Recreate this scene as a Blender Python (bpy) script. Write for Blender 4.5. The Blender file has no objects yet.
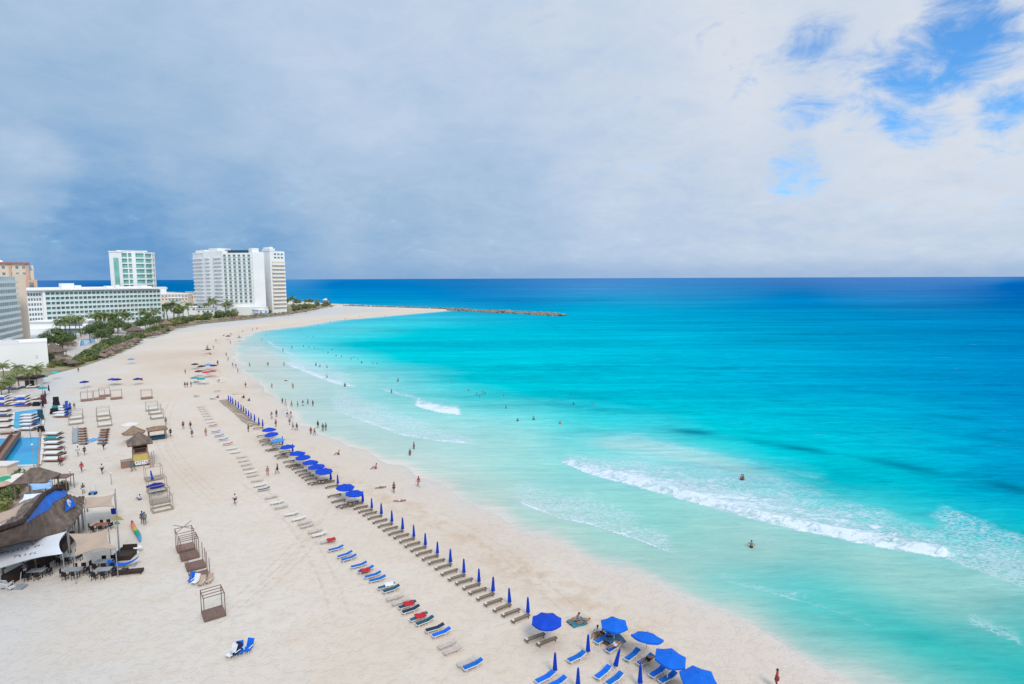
import bpy, bmesh, math, random
import numpy as np
from mathutils import Vector, Matrix
R = math.radians
random.seed(7); rng = np.random.default_rng(7)
sc = bpy.context.scene
C = sc.collection

# ------------------------------------------------------------------ camera
F = 590.0; H = 32.0; W_, H_ = 1024, 684
PITCH = math.atan2(342-278.2, F); ROLL = R(0.22)
cam_d = bpy.data.cameras.new('camera'); cam = bpy.data.objects.new('camera', cam_d); C.objects.link(cam)
cam_d.sensor_width = 36; cam_d.lens = 36*F/W_; cam_d.clip_end = 90000; cam_d.clip_start = 0.5
CM = Matrix.Rotation(math.pi/2-PITCH, 3, 'X') @ Matrix.Rotation(ROLL*-1, 3, 'Z')
cam.matrix_world = Matrix.Translation((0, 0, H)) @ CM.to_4x4()
sc.camera = cam
CMn = np.array(CM)
def ray(px, py):
    return CM @ Vector(((px-512)/F, -(py-342)/F, -1))
def G(px, py, z=0.0):
    d = ray(px, py); t = (z-H)/d.z
    return Vector((d.x*t, d.y*t, z))
def GY(px, py, Y):
    d = ray(px, py); t = Y/d.y
    return Vector((d.x*t, Y, H+d.z*t))
def proj(x, y, z):            # numpy: world -> pixel
    v = np.stack([x, y, z-H], -1) @ CMn
    w = np.maximum(-v[..., 2], 1e-3)
    return 512+F*v[..., 0]/w, 342-F*v[..., 1]/w
def lin(c):
    return tuple((v/255/12.92 if v/255 <= 0.04045 else ((v/255+0.055)/1.055)**2.4) for v in c)

# ------------------------------------------------------------------ materials
def node(nt, t, **kw):
    n = nt.nodes.new(t)
    for k, v in kw.items(): setattr(n, k, v)
    return n
def mat(name, rgb, rough=0.7, var=0.15, scale=3.0, bump=0.0, bscale=20.0, rgb2=None, spec=0.4, trans=0.0, metal=0.0, stretch=(1, 1, 1)):
    m = bpy.data.materials.new(name); m.use_nodes = True; nt = m.node_tree
    b = nt.nodes['Principled BSDF']; L = nt.links.new
    tc = node(nt, 'ShaderNodeTexCoord'); mp = node(nt, 'ShaderNodeMapping'); mp.inputs['Scale'].default_value = stretch
    L(tc.outputs['Object'], mp.inputs[0])
    ns = node(nt, 'ShaderNodeTexNoise'); ns.inputs['Scale'].default_value = scale; ns.inputs['Detail'].default_value = 4
    L(mp.outputs[0], ns.inputs['Vector'])
    mr = node(nt, 'ShaderNodeMapRange'); mr.inputs[1].default_value = 0.3; mr.inputs[2].default_value = 0.7
    L(ns.outputs[0], mr.inputs[0])
    mx = node(nt, 'ShaderNodeMix', data_type='RGBA')
    c2 = rgb2 if rgb2 else tuple(c*(1-2*var) for c in rgb)
    mx.inputs[6].default_value = (*rgb, 1); mx.inputs[7].default_value = (*c2, 1)
    L(mr.outputs[0], mx.inputs[0]); L(mx.outputs[2], b.inputs['Base Color'])
    b.inputs['Roughness'].default_value = rough; b.inputs['Specular IOR Level'].default_value = spec
    b.inputs['Metallic'].default_value = metal
    if bump:
        n2 = node(nt, 'ShaderNodeTexNoise'); n2.inputs['Scale'].default_value = bscale; n2.inputs['Detail'].default_value = 3
        L(mp.outputs[0], n2.inputs['Vector'])
        bp = node(nt, 'ShaderNodeBump'); bp.inputs['Strength'].default_value = bump; bp.inputs['Distance'].default_value = 0.05
        L(n2.outputs[0], bp.inputs['Height']); L(bp.outputs[0], b.inputs['Normal'])
    return m
M = dict(
 darkwood=mat('dark_lounger_wood', (0.10,0.065,0.04), 0.8, rgb2=(0.16,0.115,0.075), scale=2.5),
 wood=mat('wood_slats', (0.16,0.11,0.07), 0.75, rgb2=(0.27,0.20,0.135), scale=2.5, stretch=(2,12,2)),
 oldwood=mat('weathered_wood', (0.20,0.11,0.075), 0.8, rgb2=(0.31,0.20,0.15), scale=3, stretch=(10,2,1)),
 redwood=mat('reddish_wood', (0.13,0.07,0.052), 0.7, rgb2=(0.21,0.135,0.105), scale=2, stretch=(10,2,1)),
 greywood=mat('grey_wood', (0.24,0.20,0.15), 0.85, rgb2=(0.36,0.31,0.25), scale=3, stretch=(1,8,1)),
 blue=mat('royal_blue_canvas', (0.006,0.06,0.50), 0.8, 0.12, 1.5, spec=0.2),
 brightblue=mat('bright_blue_canvas', (0.006,0.13,0.62), 0.8, 0.12, 1.5, spec=0.2),
 navy=mat('navy_canvas', (0.006,0.02,0.22), 0.8, 0.2, 2, spec=0.2),
 slingblue=mat('blue_sling_fabric', (0.006,0.13,0.50), 0.75, 0.15, 2, spec=0.2),
 slate=mat('slate_blue_fabric', (0.04,0.12,0.22), 0.85, 0.2, 3),
 darkfab=mat('dark_navy_fabric', (0.014,0.028,0.07), 0.85, 0.2, 3),
 dkteal=mat('dark_teal_fabric', (0.015,0.075,0.12), 0.85, 0.2, 3),
 red=mat('red_towel', (0.50,0.015,0.03), 0.9, 0.15, 3),
 pinkred=mat('pink_red_canvas', (0.55,0.06,0.09), 0.85, 0.2, 3),
 maroon=mat('maroon_canvas', (0.12,0.03,0.045), 0.85, 0.2, 3),
 black=mat('black_canvas', (0.012,0.013,0.018), 0.8, 0.2, 3),
 teal=mat('teal_canvas', (0.01,0.30,0.33), 0.8, 0.15, 3),
 lteal=mat('pale_teal_canvas', (0.08,0.42,0.42), 0.8, 0.15, 3),
 skyblue=mat('sky_blue_canvas', (0.05,0.27,0.60), 0.8, 0.12, 2),
 paleblue=mat('pale_blue_canvas', (0.28,0.45,0.68), 0.8, 0.1, 1),
 tarp=mat('blue_tarpaulin', (0.008,0.16,0.70), 0.45, 0.2, 0.9, bump=0.4, bscale=3),
 white=mat('white_plastic', (0.72,0.72,0.70), 0.5, 0.06, 3),
 cream=mat('cream_cushion', (0.68,0.62,0.55), 0.85, 0.08, 3),
 beige=mat('bare_beige_plastic', (0.58,0.50,0.44), 0.6, 0.12, 3),
 metal=mat('galvanised_pole', (0.45,0.46,0.47), 0.4, 0.1, 5, metal=0.6),
 tan=mat('tan_sailcloth', (0.46,0.34,0.25), 0.85, 0.10, 0.5, bump=0.2, bscale=2),
 sail=mat('white_sailcloth', (0.66,0.68,0.71), 0.8, 0.07, 0.6, bump=0.3, bscale=1.5),
 ink=mat('violet_lettering', (0.16,0.15,0.36), 0.8, 0.2, 3),
 thatch=mat('dry_thatch', (0.30,0.20,0.13), 0.95, rgb2=(0.16,0.10,0.07), scale=2.2, bump=0.9, bscale=9, stretch=(1,1,0.5)),
 oldthatch=mat('old_grey_thatch', (0.20,0.15,0.12), 0.95, rgb2=(0.085,0.06,0.045), scale=1.3, bump=1.0, bscale=5, stretch=(1,1,0.4)),
 trunk=mat('palm_bark', (0.26,0.20,0.15), 0.9, 0.25, 4, bump=0.5),
 frond=mat('palm_fronds', (0.07,0.12,0.028), 0.6, rgb2=(0.19,0.21,0.06), scale=0.6),
 leaf=mat('broad_leaves', (0.05,0.10,0.025), 0.65, rgb2=(0.13,0.17,0.05), scale=0.5),
 hedge=mat('hedge_leaves', (0.10,0.14,0.03), 0.65, rgb2=(0.28,0.25,0.08), scale=0.25),
 skin1=mat('tanned_skin', (0.33,0.17,0.10), 0.6, 0.05, 3),
 skin2=mat('dark_skin', (0.13,0.065,0.04), 0.6, 0.05, 3),
 hair=mat('dark_hair', (0.02,0.013,0.01), 0.7, 0.2, 20),
 cwhite=mat('white_cloth', (0.68,0.68,0.68), 0.9, 0.06, 5),
 cblack=mat('black_cloth', (0.015,0.015,0.02), 0.9, 0.1, 5),
 cred=mat('red_cloth', (0.48,0.03,0.035), 0.9, 0.1, 5),
 cblue=mat('blue_cloth', (0.03,0.10,0.32), 0.9, 0.1, 5),
 cteal=mat('teal_cloth', (0.03,0.20,0.24), 0.9, 0.1, 5),
 cpink=mat('pink_cloth', (0.58,0.16,0.20), 0.9, 0.1, 5),
 cgreen=mat('green_cloth', (0.04,0.20,0.10), 0.9, 0.1, 5),
 wall=mat('white_render', (0.82,0.82,0.80), 0.8, 0.04, 0.08),
 wallshade=mat('shaded_off_white_render', (0.77,0.76,0.75), 0.8, 0.04, 0.08),  # off-white, also a darker wall copy with the left wing's shade in its colour
 creamwall=mat('cream_render', (0.68,0.56,0.44), 0.8, 0.05, 0.1),
 peach=mat('peach_render', (0.60,0.38,0.28), 0.8, 0.08, 0.1),
 rooftile=mat('terracotta_tile', (0.42,0.16,0.10), 0.85, 0.15, 0.6),
 concrete=mat('roof_concrete', (0.55,0.54,0.52), 0.85, 0.1, 0.15),
 glass=mat('green_tinted_glass', (0.10,0.34,0.29), 0.2, rgb2=(0.26,0.50,0.45), scale=0.12, spec=0.6),
 aquaglass=mat('aqua_glass', (0.34,0.50,0.52), 0.25, rgb2=(0.50,0.63,0.64), scale=0.15, spec=0.6),
 darkglass=mat('dark_window_glass', (0.09,0.14,0.16), 0.2, rgb2=(0.22,0.29,0.30), scale=0.2, spec=0.6),
 rail=mat('glass_balustrade', (0.60,0.71,0.69), 0.3, 0.06, 0.2, spec=0.6),
 poolw=mat('pool_water', (0.0,0.17,0.48), 0.06, rgb2=(0.0,0.38,0.55), scale=0.12, bump=0.25, bscale=2.0, spec=0.2),
 deck=mat('pool_deck_stone', (0.56,0.49,0.43), 0.8, 0.12, 0.8),
 brickdeck=mat('terracotta_deck', (0.42,0.30,0.23), 0.85, 0.2, 0.9),
 garden=mat('garden_soil_and_grass', (0.14,0.15,0.06), 0.95, rgb2=(0.33,0.26,0.17), scale=0.12),
 rock=mat('breakwater_stone', (0.17,0.16,0.13), 0.9, rgb2=(0.30,0.27,0.22), scale=0.3),
 yellow=mat('yellow_panel', (0.50,0.37,0.10), 0.7, 0.1, 2),
 greenp=mat('green_canvas', (0.02,0.30,0.14), 0.7, 0.1, 2),
 orange=mat('orange_vinyl', (0.70,0.22,0.02), 0.4, 0.1, 2),
 rust=mat('rust_tabletop', (0.33,0.11,0.06), 0.7, 0.15, 2),
 greytab=mat('grey_tabletop', (0.30,0.32,0.33), 0.6, 0.1, 2),
 dbrown=mat('dark_brown_wicker', (0.045,0.025,0.02), 0.8, 0.2, 8),
)

# ------------------------------------------------------------------ mesh builder
class MB:
    def __init__(s): s.v = []; s.f = []; s.mi = []; s.cur = 0
    def add(s, vs, fs):
        o = len(s.v); s.v += [tuple(v) for v in vs]
        for f in fs: s.f.append(tuple(i+o for i in f)); s.mi.append(s.cur)
        return s
    def box(s, x0, x1, y0, y1, z0, z1, mt=None):
        vs = [(x, y, z) for z in (z0, z1) for y in (y0, y1) for x in (x0, x1)]
        if mt: vs = [mt @ Vector(v) for v in vs]
        return s.add(vs, [(0,2,3,1),(4,5,7,6),(0,1,5,4),(2,6,7,3),(0,4,6,2),(1,3,7,5)])
    def tube(s, a, b, r0, r1=None, n=6):
        a = Vector(a); b = Vector(b); r1 = r0 if r1 is None else r1
        d = (b-a).normalized(); u = d.orthogonal().normalized(); w = d.cross(u)
        vs = []
        for p, r in ((a, r0), (b, r1)):
            for i in range(n):
                t = 2*math.pi*i/n; vs.append(p+u*math.cos(t)*r+w*math.sin(t)*r)
        fs = [(i, (i+1) % n, n+(i+1) % n, n+i) for i in range(n)]+[tuple(range(n))[::-1], tuple(range(n, 2*n))]
        return s.add(vs, fs)
    def lathe(s, prof, n=12, cx=0, cy=0, ph=0, jit=0):
        vs = []
        for r, z in prof:
            for i in range(n):
                t = 2*math.pi*i/n+ph; q = r*(1+random.uniform(-jit, jit))
                vs.append((cx+q*math.cos(t), cy+q*math.sin(t), z+random.uniform(-jit, jit)*r*0.6))
        fs = []
        for k in range(len(prof)-1):
            for i in range(n):
                j = (i+1) % n; fs.append((k*n+i, k*n+j, (k+1)*n+j, (k+1)*n+i))
        return s.add(vs, fs)
    def slab(s, pts, th=0.05):      # polygon with thickness (pts = 3D loop)
        n = len(pts); P = [Vector(p) for p in pts]
        nr = (P[1]-P[0]).cross(P[2]-P[0]).normalized()
        if nr.z < 0: P = P[::-1]; nr = -nr
        vs = P+[p-nr*th for p in P]
        fs = [tuple(range(n)), tuple(range(n, 2*n))[::-1]]+[(i, n+i, n+(i+1) % n, (i+1) % n) for i in range(n)]
        return s.add(vs, fs)
    def build(s, name, m, parent=None, loc=None, rz=0, smooth=False):
        me = bpy.data.meshes.new(name); me.from_pydata(s.v, [], s.f)
        ms = m if isinstance(m, (list, tuple)) else [m]
        for x in ms: me.materials.append(M[x] if isinstance(x, str) else x)
        if len(ms) > 1: me.polygons.foreach_set('material_index', s.mi)
        me.update()
        b = bmesh.new(); b.from_mesh(me); bmesh.ops.recalc_face_normals(b, faces=b.faces); b.to_mesh(me); b.free()
        if smooth: me.polygons.foreach_set('use_smooth', [True]*len(me.polygons))
        o = bpy.data.objects.new(name, me); C.objects.link(o)
        if parent: o.parent = parent
        if loc is not None: o.location = loc
        o.rotation_euler.z = rz
        return o
def tag(o, label=None, cat=None, group=None, kind=None):
    if label: o['label'] = label
    if cat: o['category'] = cat
    if group: o['group'] = group
    if kind: o['kind'] = kind
    return o
def thing(name, loc=(0,0,0), rz=0, label=None, cat=None, group=None):
    o = bpy.data.objects.new(name, None); C.objects.link(o); o.location = loc; o.rotation_euler.z = rz
    o.empty_display_size = 0.3
    return tag(o, label, cat, group)
KIDS = {}
def kids(o):
    return [c for c in C.objects if c.parent == o]
class Proto:
    """first placement uses the built thing itself, later ones are copies of it and its parts"""
    def __init__(s, root):
        s.root = root; s.used = False
        s.tree = [(c, kids(c)) for c in kids(root)]
    def place(s, loc, rz=0, label=None, group=None, mats=None, cat=None, scale=None, tilt=None):
        if not s.used: r = s.root; s.used = True; pairs = [(c, k) for c, k in s.tree]
        else:
            r = s.root.copy(); C.objects.link(r); pairs = []
            for c, ks in s.tree:
                d = c.copy(); C.objects.link(d); d.parent = r; kk = []
                for k in ks:
                    e = k.copy(); C.objects.link(e); e.parent = d; kk.append(e)
                pairs.append((d, kk))
        r.location = loc; r.rotation_euler = (tilt[0] if tilt else 0, tilt[1] if tilt else 0, rz)
        if scale: r.scale = (scale,)*3 if not isinstance(scale, tuple) else scale
        if label: r['label'] = label
        if group: r['group'] = group
        if cat: r['category'] = cat
        for d, kk in pairs:
            for q in [d]+kk:
                nm = q.name.split('.')[0]
                key = nm if mats and nm in mats else None
                if q.type == 'MESH' and q.material_slots:
                    if key:
                        q.material_slots[0].link = 'OBJECT'; q.material_slots[0].material = M[mats[key]]
                    elif q.material_slots[0].link == 'OBJECT' and not s.used:
                        pass
        return r
ONES = ['zeroth','first','second','third','fourth','fifth','sixth','seventh','eighth','ninth','tenth','eleventh','twelfth','thirteenth','fourteenth','fifteenth','sixteenth','seventeenth','eighteenth','nineteenth']
TENS = {20:'twent',30:'thirt',40:'fort',50:'fift',60:'sixt',70:'sevent'}
def nth(n):
    if n < 20: return ONES[n]
    t, o = n//10*10, n % 10
    return TENS[t]+('ieth' if o == 0 else 'y-'+ONES[o])

# ------------------------------------------------------------------ world, sun
SUN_AZ, SUN_EL = 156, 46         # degrees clockwise from +Y
w = bpy.data.worlds.new('World'); sc.world = w; w.use_nodes = True; nt = w.node_tree; L = nt.links.new
nt.nodes.clear()
def mth(op, a, b=None, c=None, clamp=False):
    n = node(nt, 'ShaderNodeMath', operation=op, use_clamp=clamp)
    for i, v in enumerate((a, b, c)):
        if v is None: continue
        if isinstance(v, (int, float)): n.inputs[i].default_value = v
        else: L(v, n.inputs[i])
    return n.outputs[0]
def vmth(op, a, b=None, out=0):
    n = node(nt, 'ShaderNodeVectorMath', operation=op)
    for i, v in enumerate((a, b)):
        if v is None: continue
        if isinstance(v, (tuple, Vector)): n.inputs[i].default_value = v
        else: L(v, n.inputs[i])
    return n.outputs[out]
def rng_(x, a, b, lo=0, hi=1, smooth=True):
    n = node(nt, 'ShaderNodeMapRange'); n.interpolation_type = 'SMOOTHSTEP' if smooth else 'LINEAR'
    n.inputs[1].default_value = a; n.inputs[2].default_value = b; n.inputs[3].default_value = lo; n.inputs[4].default_value = hi
    L(x, n.inputs[0]); return n.outputs[0]
def noise(vec, scale, detail=5, rough=0.55, dist=0.0, out=0, lac=2.0):
    n = node(nt, 'ShaderNodeTexNoise'); n.inputs['Scale'].default_value = scale; n.inputs['Detail'].default_value = detail
    n.inputs['Roughness'].default_value = rough; n.inputs['Distortion'].default_value = dist
    L(vec, n.inputs['Vector']); return n.outputs[out]
def mixc(f, a, b):
    n = node(nt, 'ShaderNodeMix', data_type='RGBA')
    for i, v in ((0, f), (6, a), (7, b)):
        if isinstance(v, (int, float)): n.inputs[i].default_value = v
        elif isinstance(v, tuple): n.inputs[i].default_value = (*v, 1)
        else: L(v, n.inputs[i])
    return n.outputs[2]
sky = node(nt, 'ShaderNodeTexSky'); sky.sky_type = 'NISHITA'; sky.sun_disc = False
sky.sun_elevation = R(SUN_EL); sky.sun_rotation = R(SUN_AZ); sky.air_density = 1.0; sky.dust_density = 0.3; sky.ozone_density = 3.0
tc = node(nt, 'ShaderNodeTexCoord'); V = tc.outputs['Generated']
sep = node(nt, 'ShaderNodeSeparateXYZ'); L(V, sep.inputs[0]); vz = sep.outputs[2]
den = mth('ADD', mth('MAXIMUM', vz, 0.0), 0.36)
cmb = node(nt, 'ShaderNodeCombineXYZ'); L(mth('DIVIDE', sep.outputs[0], den), cmb.inputs[0]); L(mth('DIVIDE', sep.outputs[1], den), cmb.inputs[1]); L(mth('MULTIPLY', vz, 1.3), cmb.inputs[2])
P = cmb.outputs[0]
def centred(x, k): return mth('MULTIPLY', mth('SUBTRACT', x, 0.5), k)
warp = vmth('ADD', V, None)
nv = node(nt, 'ShaderNodeTexNoise'); nv.inputs['Scale'].default_value = 2.3; nv.inputs['Detail'].default_value = 5; nv.inputs['Roughness'].default_value = 0.6; L(P, nv.inputs['Vector'])
wv = vmth('SCALE', vmth('SUBTRACT', nv.outputs[1], (0.5, 0.5, 0.5))); wv.node.inputs[3].default_value = 0.14
VW = vmth('NORMALIZE', vmth('ADD', V, wv))
def blobs(lst):
    tot = None
    for px, py, wd, amp in lst:
        d = ray(px, py).normalized()
        dt = vmth('DOT_PRODUCT', VW, Vector(d), out=1)
        g = mth('MULTIPLY', rng_(dt, math.cos(R(wd)), 1.0), amp)
        tot = g if tot is None else mth('ADD', tot, g)
    return tot
n1 = noise(P, 1.3, 8, 0.58, 0.3); n2 = noise(P, 4.0, 6, 0.62, 0.4); n3 = noise(P, 8.5, 6, 0.68, 0.5)
br = blobs([(60,268,12,-0.24),(190,268,13,-0.22),(20,128,9,-0.06),(110,190,10,0.08),(40,215,7,0.05),(330,256,12,-0.14),(470,245,13,-0.13),(160,150,14,-0.08),(25,178,4,0.20),(0,235,6,-0.08),(10,10,18,-0.06),
            (790,190,30,0.03),(950,115,10,0.10),(985,55,6,0.08),(720,85,8,0.05),(620,-350,60,0.15),(2600,-900,70,0.2)])
br = mth('ADD', mth('ADD', mth('ADD', mth('ADD', br, 0.66), centred(n1, 0.12)), centred(n2, 0.26)), centred(n3, 0.26))
holes = blobs([(820,20,3.0,0.35),(796,52,3.0,0.35),(856,68,4.5,0.30),(940,60,4.5,0.26),(1002,38,5.5,0.27),(966,8,4.0,0.26),(926,86,3.2,0.30),(900,106,3.2,0.30),(918,140,3.0,0.36),(1016,122,2.8,0.55),(874,131,2.5,0.36),(798,178,2.6,0.46),(804,114,3,0.25),(690,95,7,0.16),(880,90,13,0.17),(1500,-100,30,0.3)])
hole = rng_(mth('ADD', mth('ADD', mth('ADD', holes, centred(n1, 0.2)), centred(n2, 1.0)), centred(n3, 1.9)), 0.18, 1.15)
cr = node(nt, 'ShaderNodeValToRGB'); e = cr.color_ramp.elements
SK = 0.86
def skc(c): return tuple(v*SK for v in lin(c))+(1,)
e[0].position = 0.0; e[0].color = skc((52, 108, 176))
e[1].position = 1.0; e[1].color = skc((224, 231, 242))
for p, c in ((0.22, (104,158,212)), (0.40, (144,183,222)), (0.60, (172,199,229)), (0.78, (193,213,238))):
    q = e.new(p); q.color = skc(c)
L(br, cr.inputs[0])
skb = node(nt, 'ShaderNodeVectorMath', operation='MULTIPLY'); L(sky.outputs[0], skb.inputs[0]); skb.inputs[1].default_value = (0.055, 0.125, 0.175)
# distant veil along the horizon
hz = rng_(vz, 0.001, 0.04, 0.45, 0.0)
col = mixc(mth('MULTIPLY', hole, 0.97), cr.outputs[0], skb.outputs[0])
col = mixc(hz, col, skc((120,165,215))[:3])
zen = rng_(vz, 0.52, 0.80, 1.0, 1.9)
col2 = node(nt, 'ShaderNodeVectorMath', operation='SCALE'); L(col, col2.inputs[0]); L(zen, col2.inputs[3])
bg = node(nt, 'ShaderNodeBackground'); bg.inputs[1].default_value = 1.0; L(col2.outputs[0], bg.inputs[0])
wo = node(nt, 'ShaderNodeOutputWorld'); L(bg.outputs[0], wo.inputs[0])
sl = bpy.data.lights.new('sun', 'SUN'); so = bpy.data.objects.new('sun', sl); C.objects.link(so)
sl.energy = 2.2; sl.angle = R(18); sl.color = (1.0, 0.94, 0.86)
sd = Vector((math.sin(R(SUN_AZ))*math.cos(R(SUN_EL)), math.cos(R(SUN_AZ))*math.cos(R(SUN_EL)), math.sin(R(SUN_EL))))
so.rotation_euler = sd.to_track_quat('Z', 'Y').to_euler()
vs_ = sc.view_settings; vs_.view_transform = 'Standard'; vs_.look = 'None'; vs_.gamma = 1; vs_.use_curve_mapping = False; vs_.exposure = 0.10

# ------------------------------------------------------------------ land shape (shoreline traced on the ground)
SEA = -0.5
front = [(450,310.5),(410,314),(370,317.5),(335,320.5),(302,326),(278,329),(256,331.5),(242,338),(235,346),(234,356),(240,368),(257,382),(275,397),(292,416),(320,434),(353,448),(387,464),(426,480),(470,500),(512,519),(560,541),(598,558),(636,573.5),(680,594),(718,612),(747,629),(795,658),(845,683),(930,730),(1100,830),(1500,1060)]
back = [(-1500,291),(0,291),(160,291.5),(200,294),(250,297.5),(290,301),(330,303.8),(400,307),(450,309.2)]
poly = [G(*p, SEA) for p in back+front]
poly = [(p.x, p.y) for p in poly]+[(90, -150), (-4000, -150)]
PA = np.array(poly)
def sdf(x, y):                # signed distance, + on land
    best = np.full(x.shape, 1e18); inside = np.zeros(x.shape, bool)
    for i in range(len(PA)):
        a = PA[i]; b = PA[(i+1) % len(PA)]; e = b-a
        t = np.clip(((x-a[0])*e[0]+(y-a[1])*e[1])/(e@e), 0, 1)
        best = np.minimum(best, (x-a[0]-t*e[0])**2+(y-a[1]-t*e[1])**2)
        c = (a[1] > y) != (b[1] > y)
        with np.errstate(divide='ignore', invalid='ignore'):
            inside ^= c & (x < (b[0]-a[0])*(y-a[1])/(b[1]-a[1]+1e-12)+a[0])
    d = np.where(inside, 1, -1)*np.sqrt(best)
    wob = 0.8*np.sin(.23*x+.31*y)+0.55*np.sin(.61*x-.13*y+1)+0.3*np.sin(1.4*x+.9*y)
    return d+wob*np.clip(1.6-np.abs(d)/12, 0, 1)
def height(d):
    return np.where(d > 0, SEA+np.minimum(d*0.04, 0.5), SEA+np.maximum(d*0.08, -4))
def gz(x, y):
    return float(height(sdf(np.array([float(x)]), np.array([float(y)])))[0])
def S(px, py, wet=False):       # point on the sand (or on the water) under a pixel
    p = G(px, py, 0.0)
    if wet: return G(px, py, SEA)
    z = gz(p.x, p.y)
    if z < -0.02: p = G(px, py, max(z, SEA)); p.z = max(gz(p.x, p.y), SEA)
    return p
def polar_mesh(name, az0, az1, naz, els, fn):
    az = np.radians(np.linspace(az0, az1, naz)); r = H/np.tan(np.radians(els))
    A, Rr = np.meshgrid(az, r)
    x = (Rr*np.sin(A)).ravel(); y = (Rr*np.cos(A)).ravel()
    z, attrs, cols = fn(x, y)
    nr = len(els); me = bpy.data.meshes.new(name)
    idx = np.arange(nr*naz).reshape(nr, naz)
    q = np.stack([idx[:-1, :-1], idx[:-1, 1:], idx[1:, 1:], idx[1:, :-1]], -1).reshape(-1, 4)
    me.vertices.add(nr*naz); me.vertices.foreach_set('co', np.stack([x, y, z], -1).astype('f').ravel())
    me.loops.add(q.size); me.loops.foreach_set('vertex_index', q.ravel().astype('i'))
    me.polygons.add(len(q)); me.polygons.foreach_set('loop_start', np.arange(0, q.size, 4, dtype='i'))
    me.polygons.foreach_set('loop_total', np.full(len(q), 4, 'i'))
    me.update(calc_edges=True)
    me.polygons.foreach_set('use_smooth', np.ones(len(q), bool))
    for k, v in attrs.items():
        a = me.attributes.new(k, 'FLOAT', 'POINT'); a.data.foreach_set('value', v.astype('f'))
    for k, v in cols.items():
        a = me.attributes.new(k, 'FLOAT_COLOR', 'POINT')
        a.data.foreach_set('color', np.concatenate([v, np.ones((len(v), 1))], 1).astype('f').ravel())
    o = bpy.data.objects.new(name, me); C.objects.link(o); o['kind'] = 'structure'
    if me.polygons[0].normal.z < 0: me.flip_normals()
    return o
def attr(nm, out): 
    n = node(nt, 'ShaderNodeAttribute'); n.attribute_name = nm; return n.outputs[out]

# sand sheet
def sandf(x, y):
    d = sdf(x, y); z = height(d)
    far = np.hypot(x, y)
    dune = 0.035*(np.sin(x*0.9+1.3*np.sin(y*0.31))*np.sin(y*0.7+np.sin(x*0.4)))*np.clip((d-9)/8, 0, 1)*np.clip(1.6-far/120, 0, 1)
    return z+dune, {'shore': d}, {}
els = np.concatenate([np.arange(62, 10, -0.12), np.arange(10, 0.9, -0.05), np.geomspace(0.9, 0.08, 12)])
sand = polar_mesh('sand_ground', -88, 70, 900, els, sandf)
m = bpy.data.materials.new('beach_sand'); m.use_nodes = True; nt = m.node_tree; L = nt.links.new
b = nt.nodes['Principled BSDF']; tc = node(nt, 'ShaderNodeTexCoord'); O = tc.outputs['Object']
sh = attr('shore', 2)
big = noise(O, 0.045, 5, 0.6); mid = noise(O, 0.35, 5, 0.65); fine = noise(O, 4.0, 4, 0.7)
c = mixc(rng_(big, 0.3, 0.7), (0.555, 0.467, 0.378), (0.60, 0.532, 0.457))
c = mixc(mth('MULTIPLY', rng_(mid, 0.45, 0.75), 0.35), c, (0.53, 0.40, 0.29))
c = mixc(mth('MULTIPLY', rng_(fine, 0.5, 0.8), 0.36), c, (0.45, 0.37, 0.30))
md2 = noise(O, 1.1, 5, 0.7, 0.4)
c = mixc(mth('MULTIPLY', rng_(md2, 0.50, 0.72), 0.20), c, (0.47, 0.385, 0.31))
# seaward part of the beach is warmer, the inland part cooler
shn = mth('ADD', sh, centred(mid, 9.0)); shb = mth('ADD', sh, centred(big, 26.0))
c = mixc(rng_(shb, 26, 44, 0.28, 0.0), c, (0.64, 0.49, 0.36))
c = mixc(rng_(shb, 38, 60, 0.0, 0.9), c, (0.495, 0.472, 0.448))
# berm / wrack line, damp band, wet band
wrack = mth('MULTIPLY', rng_(mth('ABSOLUTE', mth('SUBTRACT', shn, 10.0)), 0.0, 4.5, 1.0, 0.0), rng_(mid, 0.42, 0.62))
c = mixc(mth('MULTIPLY', wrack, 0.55), c, (0.50, 0.355, 0.235))
damp = rng_(mth('ADD', sh, centred(mid, 2.5)), 3.0, 9.5, 0.75, 0.0)
c = mixc(damp, c, (0.57, 0.475, 0.395))
wet = rng_(mth('ADD', sh, centred(mid, 1.6)), -0.2, 3.2, 0.8, 0.0)
c = mixc(wet, c, (0.57, 0.505, 0.435))
# broad brown patch of damp sand further up the beach, and trodden paths
geo = node(nt, 'ShaderNodeNewGeometry'); PP = geo.outputs['Position']
for px, py, rad, am in ((172,356,30,0.5),(186,368,20,0.4),(163,366,18,0.3),(262,384,10,0.4),(272,392,9,0.3),(190,478,12,0.25),(505,552,5,0.25),(480,528,5,0.2)):
    dd = vmth('LENGTH', vmth('SUBTRACT', PP, G(px, py)), out=1)
    c = mixc(mth('MULTIPLY', rng_(mth('ADD', dd, centred(mid, rad*1.2)), rad*0.15, rad, 1.0, 0.0), am), c, (0.50, 0.36, 0.25))
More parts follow.
